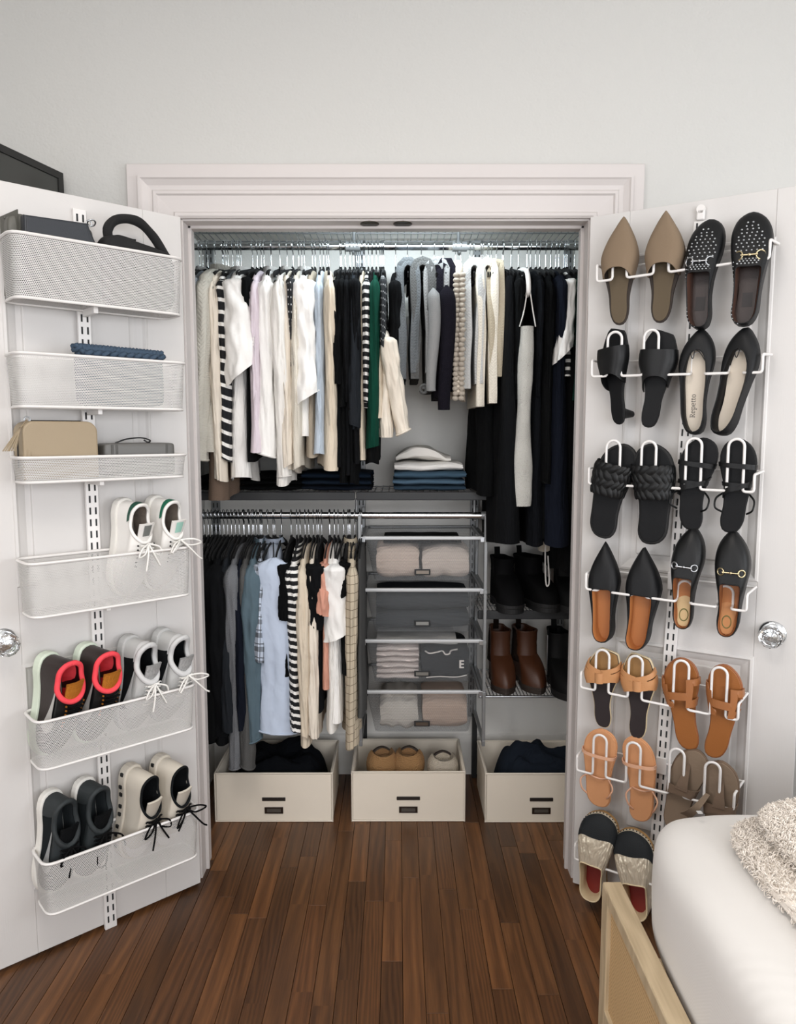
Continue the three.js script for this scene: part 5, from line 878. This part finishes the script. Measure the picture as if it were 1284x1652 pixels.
// ---------------------------------------------------------------- folded clothes on the shelves
function folded(label, name, cat, x, y, z, w, d, h, m, o = {}) {
  const g = thing(name, label, cat, [x, y, z], o.turn ?? 0), sd = (gs += 2.3), n = o.layers ?? 2;
  // a folded garment: doubled layers with a rounded fold along the front
  for (let k = 0; k < n; k++) { const hh = h / n; part(g, 'fold', surf((u, v) => { const a = u * 2 * Math.PI, c = sp(Math.cos(a), .35), s = sp(Math.sin(a), .8); const e = 1 - Math.pow(Math.abs(v * 2 - 1), 6) * .25, x1 = (v - .5) * w * (1 + .03 * N3(sd + k, v * 2)); const sag = (o.sag ?? .004) * N3(v * 4, c * 2, sd + k) + (o.hump ?? 0) * Math.sin(Math.PI * clamp(v * (o.hs ?? 1))) * (s > 0 ? 1 : .35) * (k + 1) / n; return [x1 + .004 * N3(c * 3, s * 2, sd), hh * (k + .5) + s * hh * .52 * e + sag, c * d / 2 * (1 + .03 * N3(v * 3, sd, k)) * (.98 + .02 * k)]; }, 32, 20, { close: true, su: d * 2, sv: w }), m); }
  return g;
}
const JY = 1.2165;
[[0x101620, .020], [0x18222f, .022], [0x14202e, .026]].reduce((y, [c, h], i) => { folded(['bottom dark navy jeans of the stack left of the wall rail', 'middle dark navy jeans of the stack left of the wall rail', 'top dark navy jeans of the stack left of the wall rail'][i], 'folded_jeans', 'jeans', -.185, y, -.555, .25, .30, h, cloth(c, { bs: .0008 }), { layers: 1 }); return y + h; }, JY);
folded('black folded jumper on the shelf behind the white shirts', 'folded_jumper', 'jumper', -.42, JY, -.56, .22, .30, .06, C.black, { layers: 3 });
folded('second black folded pile at the left end of the shelf', 'folded_jumper', 'jumper', -.62, JY, -.56, .18, .30, .05, C.black2, { layers: 2 });
[[0x2b3b49, .021], [0x4a6072, .023], [0x3c5263, .029]].reduce((y, [c, h], i) => { folded(['darkest blue jeans at the bottom of the right stack', 'faded blue jeans in the middle of the right stack', 'blue jeans lying just below the white trousers'][i], 'folded_jeans', 'jeans', .148 + [.0, -.002, .003][i], y, -.545, .258, .30, h, cloth(c, { bs: .0012 }), { sag: .005, layers: 1 }); return y + h; }, JY);
folded('white folded trousers lying on the blue jeans', 'folded_trousers', 'trousers', .146, JY + .073, -.545, .245, .29, .032, C.white, { sag: .008, layers: 1 });
folded('rumpled white top lying uppermost on the right stack', 'folded_blouse', 'top', .128, JY + .104, -.55, .20, .25, .022, C.white2, { sag: .008, hump: .034, layers: 1, hs: 1.1 });
// ---------------------------------------------------------------- what shows through the grey mesh drawers
const inD = (i, label, name, cat, x, w, h, m, o = {}) => folded(label, name, cat, .125 + x, [1.047, .857, .667, .475][i] - .152 + (o.dy ?? 0), -.53, w, .235, h, m, { ...o, layers: o.layers ?? 1 });
inD(0, 'pale pink beige folded linen on the left of the top drawer', 'folded_linen', 'linen', -.09, .155, .125, cloth(0xdccabd));
inD(0, 'crumpled white folded linen on the right of the top drawer', 'folded_linen', 'linen', .085, .17, .120, cloth(0xdccfc5), { sag: .012 });
inD(0, 'black cloth lying on the linen in the top drawer', 'black_cloth', 'cloth', 0, .28, .018, C.black, { dy: .128, layers: 1 });
inD(1, 'dark grey jumper filling the second drawer', 'folded_jumper', 'jumper', 0, .34, .14, cloth(0x383c3f), { layers: 2 });
inD(2, 'white cloth with thin dark stripes in the third drawer', 'striped_cloth', 'cloth', -.09, .155, .13, cloth(0xe0d5d0), { layers: 6 });
inD(2, 'white cloth edge lying on top in the third drawer', 'white_cloth', 'cloth', -.02, .3, .010, C.white, { dy: .134, layers: 1 });
{ const t = inD(2, 'dark grey printed tee in the third drawer', 'folded_tee', 't-shirt', .085, .175, .128, cloth(0x2b2e31), { layers: 1 });
  const pm = mat(0xcfcac6, .8);
  part(t, 'printed_letter', text3('E', .03, .0015, fontSans).translate(.048, .048, .1255), pm, 'white printed letter E');
  part(t, 'printed_script', wire(smooth([[-.075, .112, .122], [-.06, .104, .124], [-.03, .108, .124], [-.01, .112, .124], [.0, .1, .125], [.015, .102, .125], [.02, .112, .122], [.045, .118, .122]], 30), .003, 5), pm, 'white printed flourish');
  part(t, 'printed_line', wire(smooth([[-.07, .012, .124], [-.02, .016, .126], [.04, .014, .126], [.08, .02, .122]], 20), .002, 5), pm, 'white printed line'); }
inD(3, 'crumpled pale grey cloth on the left of the lowest drawer', 'pale_cloth', 'cloth', -.085, .14, .12, cloth(0xcfc9c0), { sag: .016 });
inD(3, 'smooth beige folded cloth on the right of the lowest drawer', 'beige_cloth', 'cloth', .085, .165, .125, cloth(0xc4ae9e));
// ---------------------------------------------------------------- boots
function boot(label, x, y, z, turn, m, o = {}) {
  const { L = .262, W = .095, H = .2, soleH = .014, heelH = .026, type = 'almond', shaftW = .078, shaftL = .125 } = o;
  const g = thing('ankle_boot', label, 'boot', [x, y, z], turn, o.group), O = outline(type, L, W, 0), n = 56, y0 = heelH, warp = x => 0;
  part(g, 'sole', slab(O.map(p => V(p.x, 0, p.z * 1.03)), heelH - soleH, heelH + .002, .003), o.sole ?? SH.soleBlack);
  part(g, 'heel', slab(O.filter(p => p.x < L * .28).map(p => V(p.x, 0, p.z * 1.0)), 0, heelH - soleH + .001, .002), o.sole ?? SH.soleBlack);
  part(g, 'tread', slab(O.filter(p => p.x > L * .42).map(p => V(p.x, 0, p.z * .98)), 0, heelH - soleH + .001, .002), o.sole ?? SH.soleBlack);
  const src = outline('slide', shaftL, shaftW * 1.0).map(p => V(p.x + .006, 0, p.z));
  const Cc = new THREE.CatmullRomCurve3(src, true).getSpacedPoints(n).slice(0, n), hA = .095;
  const S = upper(O, Cc, () => hA, xx => lerp(.10, .05, sst(.35, 1, xx / L)), y0, .05);
  part(g, 'vamp', upperGeo(S), m);
  const top = xx => (o.scoop ?? 0) * Math.cos((xx - .006) / shaftL * 2 * Math.PI);
  part(g, 'shaft', surf((u, v) => { const k = Math.floor(u * n) % n, p = Cc[k]; const cx = .006 + shaftL / 2, f = 1 - .05 * Math.sin(v * Math.PI) + .05 * v; return [cx + (p.x - cx) * f - .004 * v, y0 + hA - .002 + (H - hA - y0 + top(p.x)) * v, p.z * f + .002 * N3(v * 6, u * 4)]; }, n, 8, { close: true, su: .35, sv: .1, flip: true }), m);
  part(g, 'collar', wire(Cc.map(p => { const cx = .006 + shaftL / 2; return V(cx + (p.x - cx) * 1.0 - .004, H - .002 + top(p.x), p.z * 1.0); }), .003, 6, true), m);
  if (o.elastic) for (const s of [-1, 1]) part(g, 'elastic_panel', shell((u, v) => [.035 + .06 * u + .012 * (u - .5) * (1 - v), y0 + .062 + (H - y0 - .07) * v, s * (shaftW * .40 + .006 * Math.sin(u * Math.PI) - .0 + .004 * (1 - v))], 6, 6, .003), o.elastic, 'ribbed elastic side panel');
  part(g, 'pull_tab', shell((u, v) => [.008 + .004 * Math.sin(v * 3), H - .02 + .05 * v, (u - .5) * .022], 4, 6, .003), o.tab ?? m);
  if (o.zip) part(g, 'zip', wire([[.075, .04, shaftW * .5], [.07, H - .02, shaftW * .48]], .002, 5), M.silver, 'silver side zip');
  return g;
}
const BT = { blk: leather(0x08090a, { roughness: .6, specularIntensity: .4 }), brn: leather(0x452614, { roughness: .45 }), brnD: cloth(0x231812), suede: leather(0x070708, { roughness: .8, specularIntensity: .25 }) };
const SY1 = .772, SY2 = .4545;
boot('left black chunky boot with a pull loop on the dark upper shelf', .418, SY1, -.60, -80 * D2R, BT.suede, { H: .185, L: .235, W: .1, type: 'round', heelH: .032 });
boot('right black chunky boot with toe turned right on the dark upper shelf', .500, SY1, -.60, -62 * D2R, BT.suede, { H: .19, L: .235, W: .1, type: 'round', heelH: .032 });
boot('tall black boot half hidden by the jamb on the dark upper shelf', .665, SY1, -.60, -88 * D2R, BT.blk, { H: .25, L: .235, W: .095 });
boot('left brown leather ankle boot on the silver lower shelf', .425, SY2, -.645, -86 * D2R, BT.brn, { H: .215, L: .232, elastic: BT.brnD, tab: BT.brnD, sole: SH.darkSole });
boot('right brown leather ankle boot with toe turned right on the silver shelf', .512, SY2, -.645, -76 * D2R, BT.brn, { H: .215, L: .232, elastic: BT.brnD, tab: BT.brnD, sole: SH.darkSole });
boot('black zipped ankle boot right of the brown pair', .648, SY2, -.61, -88 * D2R, BT.blk, { H: .215, zip: true });
// ---------------------------------------------------------------- storage bins on the floor
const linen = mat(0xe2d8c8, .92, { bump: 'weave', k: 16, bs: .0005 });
function bin(label, x, z, w, d, h, turn = 0) {
  const g = thing('storage_bin', label, 'storage bin', [x, 0, z], turn), t = .008;
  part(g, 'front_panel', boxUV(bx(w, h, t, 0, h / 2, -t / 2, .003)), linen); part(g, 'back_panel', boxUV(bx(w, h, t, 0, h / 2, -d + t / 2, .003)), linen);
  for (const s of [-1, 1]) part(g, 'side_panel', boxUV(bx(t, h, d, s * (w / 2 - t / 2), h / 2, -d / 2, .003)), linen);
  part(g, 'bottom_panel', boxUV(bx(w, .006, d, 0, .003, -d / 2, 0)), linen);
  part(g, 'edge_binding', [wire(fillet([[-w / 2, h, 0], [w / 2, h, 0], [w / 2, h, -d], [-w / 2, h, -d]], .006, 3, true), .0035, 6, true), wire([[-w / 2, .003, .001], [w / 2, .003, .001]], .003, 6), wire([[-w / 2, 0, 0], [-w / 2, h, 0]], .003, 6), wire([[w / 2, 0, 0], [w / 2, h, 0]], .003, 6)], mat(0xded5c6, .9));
  part(g, 'handle', [bx(.086, .014, .004, 0, h * .47, .001, .002)], mat(0x1e1611, .5), 'dark metal grip slot');
  const lh = part(g, 'label_holder', ext([[-.034, -.012], [.034, -.012], [.034, .012], [-.034, .012]], .004, .001, [[[-.026, -.007], [.026, -.007], [.026, .007], [-.026, .007]]]).translate(0, h * .24, 0), mat(0x2b1d14, .45, { metalness: .4 }), 'dark bronze label holder');
  part(lh, 'label_card', bx(.054, .015, .0015, 0, h * .24, .0012, 0), mat(0x4a443d, .8)); return g;
}
bin('left linen storage bin under the grey sweaters holding black clothes', -.42, -.345, .43, .29, .186);
bin('middle linen storage bin under the drawers holding fluffy slippers', .074, -.348, .414, .29, .19);
bin('right linen storage bin at the jamb holding a navy jumper', .562, -.342, .41, .29, .186);
const heap = (label, name, cat, x, y, z, w, d, h, m) => { const sd = (gs += 5); const g = thing(name, label, cat, [x, y, z]); part(g, 'cloth', surf((u, v) => { const a = u * 2 * Math.PI, r = Math.sqrt(v); const c = sp(Math.cos(a), .6) * r, s = sp(Math.sin(a), .6) * r; return [c * w / 2, h * (1 - Math.pow(r, 5)) * (1 + .35 * N3(c * 2.5, s * 2.5, sd)) + .02 * N3(c * 5, s * 5, sd) * (1 - r * r), s * d / 2]; }, 48, 18, { close: true, su: .8, sv: .4 }), m); return g; };
heap('black clothes heaped in the left linen bin', 'clothes_heap', 'clothes', -.42, .008, -.49, .40, .26, .215, cloth(0x0c0e12));
heap('dark navy jumper bundled in the right linen bin', 'jumper', 'jumper', .575, .008, -.49, .37, .26, .20, cloth(0x1a2029));
function slipper(label, x, turn, m, inn) { const g = thing('slipper', label, 'slipper', [x, .01, -.40], turn), O = outline('round', .25, .10);
  part(g, 'sole', slab(O, 0, .016, .004), SH.darkSole); part(g, 'insole', flatUV(slab(outline('round', .245, .09), .014, .02)), inn);
  const A = arch(O, .01, .055, .6); part(g, 'fluffy_upper', band(A, .10, .235, .11, .235, .018, 22, 10, .02), m);
  part(g, 'fluffy_cuff', wire(smooth(Array.from({ length: 12 }, (_, k) => { const p = A(.108 + .02 * Math.sin(Math.PI * k / 11), k / 11); return p; }), 30), .014, 8), m);
  g.rotation.set(-Math.PI / 2 + 0, 0, 0); const q = new THREE.Matrix4().makeBasis(V(0, 1, 0), V(0, 0, 1), V(1, 0, 0)); g.matrix.identity(); g.rotation.set(0, 0, 0); g.quaternion.setFromRotationMatrix(q); g.rotateX(turn); return g; }
const fluff = c => mat(c, 1, { bump: 'pile', k: 6, bs: .006 });
slipper('leftmost tan slipper standing in the middle bin', -.03, .25, fluff(0xa07a50), fluff(0x8d6a46)).position.set(-.03, -.02, -.49);
slipper('second tan slipper standing in the middle bin', .085, -.2, fluff(0xa07a50), fluff(0x8d6a46)).position.set(.082, -.018, -.49);
slipper('cream fluffy slipper at the right of the middle bin', .2, .1, fluff(0xc2b7a6), fluff(0xb7ab98)).position.set(.205, -.032, -.48);
// ---- bits hanging in the right part of the closet
{
  const g = thing('lace_skirt', 'white lace skirt hanging by straps from a white hanger before the black dresses', 'skirt', [.455, ROD1, RODZ + .20]);
  part(g, 'skirt', surf((u, v) => { const a = u * 2 * Math.PI, w = lerp(.021, .034, sst(.1, 1, v)) + .004 * Math.sin(v * 9); return [Math.cos(a) * w * (1 + .15 * N3(Math.cos(a) * 2, v * 6)) - .012 * v, -.30 - .585 * v, Math.sin(a) * .02 * (1 + .3 * v)]; }, 28, 30, { close: true, su: .16, sv: .56, flip: true }), C.lace);
  part(g, 'strap', [wire(smooth([[-.026, -.302, .012], [-.012, -.25, .01], [.0, -.16, 0], [.004, -.10, -.02]], 20), .0022, 6), wire(smooth([[.026, -.302, .012], [.014, -.24, .012], [.004, -.16, 0]], 16), .0022, 6)], C.white2);
  const h = thing('hanger', 'white padded hanger showing its rounded end above the lace skirt', 'hanger', [.455, ROD1, RODZ], 0);
  part(h, 'hook', hangerProto.children[0].geometry, M.chrome); part(h, 'body', wire(smooth([[0, -.085, 0], [0, -.10, .10], [0, -.13, .19], [0, -.19, .215], [0, -.2, .19]], 30), .008, 8), mat(0xe6e3de, .6));
}
{
  const g = thing('slip', 'cream slip hem with a dangling ribbon under the navy dress', 'slip', [.60, ROD1, RODZ - .05]);
  part(g, 'body', surf((u, v) => { const a = u * 2 * Math.PI; return [Math.cos(a) * lerp(.02, .045, v) * (1 + .2 * Math.sin(a * 5) * v), -.12 - (.94 + .012 * Math.sin(a * 3)) * v, Math.sin(a) * lerp(.15, .1, v)]; }, 40, 14, { close: true, flip: true }), C.stone);
  part(g, 'ribbon', [wire(smooth([[-.035, -.98, .09], [-.038, -1.08, .092], [-.03, -1.19, .095], [-.024, -1.185, .095], [-.028, -1.08, .093]], 26), .0028, 6)], C.white2);
}
for (let r = 0; r < 1; r++) { // popcorn bobbles of the knit sweater
  const host = scene.children.find(o => o.name === 'bobble_sweater'), b = []; for (let k = 0; k < 26; k++) for (const [xx, zz] of [[-.011, .176], [.009, .180]]) b.push(new THREE.SphereGeometry(.011, 9, 7).scale(1, .78, 1).translate(xx + .002 * Math.sin(k * 3), -.135 - k * .0158, zz + .012));
  part(host, 'bobbles', b, C.pop).userData.kind = 'stuff';
}
// ---------------------------------------------------------------- television, bed
{
  const g = thing('television', 'flat black television on the wall behind the left closet door', 'television', [-.929, 2.165, .03], 0);
  g.rotation.y = Math.atan2(Math.cos(16 * D2R), Math.sin(16 * D2R)) ; // face turned to the room
  const W = 1.0, Hh = .58;
  part(g, 'casing', bx(W, Hh, .03, -W / 2, -Hh / 2, -.016, .004), mat(0x2b2c2a, .45));
  part(g, 'bezel', ext([[-W, -Hh], [0, -Hh], [0, 0], [-W, 0]], .006, .001, [[[-W + .02, -Hh + .02], [-.02, -Hh + .02], [-.02, -.02], [-W + .02, -.02]]]), mat(0x151514, .35));
  part(g, 'screen', bx(W - .036, Hh - .036, .002, -W / 2, -Hh / 2, .001, 0), mat(0x383936, .22));
  part(g, 'wall_bracket', [bx(.2, .2, .03, -W / 2, -Hh / 2, -.045), bx(.05, .05, .3, -W / 2, -Hh / 2, -.19)], M.black);
}
{
  const oak = (() => { const t = woodTex[3].clone(); t.repeat.set(3, .5); return new THREE.MeshStandardMaterial({ map: dataTex(128, 512, (u, v) => { const g = .5 + .16 * Math.sin((u * 3 + 1.2 * N3(u * 2, v * 3, 5)) * 12) + .25 * N3(u * 60, v * 6, 3) + .12 * N3(u * 8, v * 2, 8); return [lerp(.68, .84, g), lerp(.60, .76, g), lerp(.48, .63, g)]; }), roughness: .65, bumpMap: T.rough, bumpScale: .0003 }); })();
  oak.map.repeat.set(4, 1.2);
  const caneT = dataTex(128, 128, (u, v) => { const a = Math.abs(Math.sin(u * Math.PI * 8)), b = Math.abs(Math.sin(v * Math.PI * 8)), d = Math.abs(Math.sin((u + v) * Math.PI * 8)); const g = clamp(.35 + .4 * Math.max(a * .8, b, d * .7) + .12 * tn(u, v, 30)); return [lerp(.50, .96, g), lerp(.38, .82, g), lerp(.23, .62, g)]; });
  const cane = new THREE.MeshStandardMaterial({ map: rep(caneT, 14), bumpMap: rep(caneT, 14), bumpScale: .0012, roughness: .8 });
  const g = thing('bed_frame', 'light oak bed frame with woven cane side panels by the right door', 'bed frame', [.497, 0, .676]);
  const T2 = .042, RH = .42, Lb = 2.05, Wb = 1.6;
  part(g, 'top_rail', boxUV(bx(T2, .03, Lb, T2 / 2, RH - .015, Lb / 2, .003)), oak); part(g, 'foot_rail', boxUV(bx(Wb, .05, T2, Wb / 2, .21, T2 / 2, .003)), oak);
  part(g, 'bottom_rail', boxUV(bx(T2, .04, Lb, T2 / 2, .12, Lb / 2, .003)), oak); part(g, 'bottom_rail', boxUV(bx(Wb, .04, T2, Wb / 2, .1201, T2 / 2, .003)), oak);
  for (const [x, z] of [[T2 / 2, T2 / 2], [T2 / 2, Lb - T2 / 2]]) part(g, 'leg', boxUV(bx(T2 + .002, RH - .001, T2 + .002, x, RH / 2 - .002, z, .004)), oak);
  part(g, 'corner_post', boxUV(bx(.03, RH - .04, .02, .014, RH / 2, .75, .003)), oak);
  part(g, 'cane_panel', boxUV(bx(.006, RH - .17, Lb - .08, .012, .265, Lb / 2, 0)), cane, 'woven natural cane side panel'); part(g, 'cane_panel', boxUV(bx(Wb - .08, .06, .006, Wb / 2, .165, .012, 0)), cane, 'woven natural cane foot panel');
  part(g, 'slat_base', bx(Wb - .2, .02, Lb - .2, Wb / 2 + .02, .315, Lb / 2, 0), oak);
  // mattress in a white fitted sheet
  const mt = thing('mattress', 'thick mattress in a white fitted sheet on the cane bed', 'mattress', [0, 0, 0]);
  const mb = new RoundedBoxGeometry(1.50, .295, 1.96, 10, .085); mb.translate(.547 + .75, .475, .705 + .98);
  { // finer faces for the sheet's creases
    const N = surf((u, v) => { const a = u * 2 * Math.PI, b = (v - .5) * Math.PI, r = .16, c = sp(Math.cos(a), r), s = sp(Math.sin(a), r), y = sp(Math.sin(b), .32), k = Math.pow(Math.max(0, Math.cos(b)), .32); const X = 1.297 + c * k * .752, Z = 1.685 + s * k * .985, Y = .488 + y * .162; const w = .004 * N3(X * 6, Z * 3, Y * 9) + .0035 * N3(X * 14 + Y * 8, Z * 5, 3) * (1 - Math.abs(y) * .5) + .006 * N3(X * 2.5, Z * 2, 8); return [X + w * c, Y + w, Z + w * s]; }, 220, 70, { close: true, su: 6, sv: 2 });
    part(mt, 'fitted_sheet', N, mat(0xe6e3df, .9, { bump: 'weave', k: 20, bs: .0003 }));
    part(mt, 'care_tag', [bx(.010, .0012, .010, .655, .6505, .80, 0)], mat(0xb9b7b4, .8), 'tiny grey stitched mark');
  }
  // fleece blanket, folded
  const bl = thing('blanket', 'fluffy cream fleece blanket folded on the white mattress', 'blanket', [0, 0, 0]);
  const fl = mat(0xf8efe4, 1, { bump: 'pile', k: 5, bs: .0015, sheen: .6, sheenRoughness: .6, sheenColor: lin(0xeadfd4) });
  const layer = (x0, x1, z0, z1, y0, th, sd, skew) => surf((u, v) => { const a = u * 2 * Math.PI, b = (v - .5) * Math.PI, c = sp(Math.cos(a), .28), s = sp(Math.sin(a), .28), y = sp(Math.sin(b), .7), k = Math.pow(Math.max(0, Math.cos(b)), .3); let X = lerp(x0, x1, c * k * .5 + .5), Z = lerp(z0, z1, s * k * .5 + .5); X += skew * (Z - z0); const f = .0035 * N3(X * 110, Z * 110, y * 3 + sd) + .003 * N3(X * 45, Z * 45, sd) + .004 * N3(X * 7, Z * 7, sd + 4), e2 = .004 * N3(Z * 60, X * 60, sd); return [X + e2 * c, y0 + th / 2 + y * th / 2 + (y > 0 ? f * 1.2 : 0), Z + e2 * s]; }, 300, 110, { close: true, su: 3, sv: 1.4 });
  const g1 = layer(.655, 1.5, .845, 1.75, .646, .032, 1, .02), g2 = layer(.705, 1.5, .845, 1.7, .674, .036, 5, .05);
  part(bl, 'under_fold', g1, fl); part(bl, 'upper_fold', g2, fl);
  // fleece tufts standing on both folds
  const tuft = wire(smooth([[0, 0, 0], [.001, .005, 0], [.004, .009, .001], [.008, .010, .002]], 4), .0016, 3, false, t => .0018 * (1 - .7 * t)), spots = [];
  for (const [gg, n] of [[g1, 12000], [g2, 16000]]) { const p = gg.attributes.position, nn = gg.attributes.normal; for (let k = 0; k < n;) { const i2 = Math.floor(rnd() * p.count); if (p.getX(i2) > 1.05 || p.getZ(i2) > 1.35 || (nn.getY(i2) < .2 && rnd() > .5)) { if (rnd() < .02) k++; continue; } spots.push([V(p.getX(i2) + rr(-.004, .004), p.getY(i2), p.getZ(i2) + rr(-.004, .004)), V(nn.getX(i2), nn.getY(i2), nn.getZ(i2)), rr(0, 6.28), rr(.4, .8)]); k++; } }
  const im = new THREE.InstancedMesh(tuft, fl, spots.length), mm = new THREE.Matrix4(), up = V(0, 1, 0);
  spots.forEach(([p, n, a, s2], k) => im.setMatrixAt(k, mm.compose(p, new THREE.Quaternion().setFromUnitVectors(up, n).multiply(new THREE.Quaternion().setFromAxisAngle(up, a)), V(s2, s2, s2))));
  im.name = 'fleece_pile'; im.userData.kind = 'stuff'; im.castShadow = im.receiveShadow = true; bl.add(im);
}
renderer.render(scene, camera);
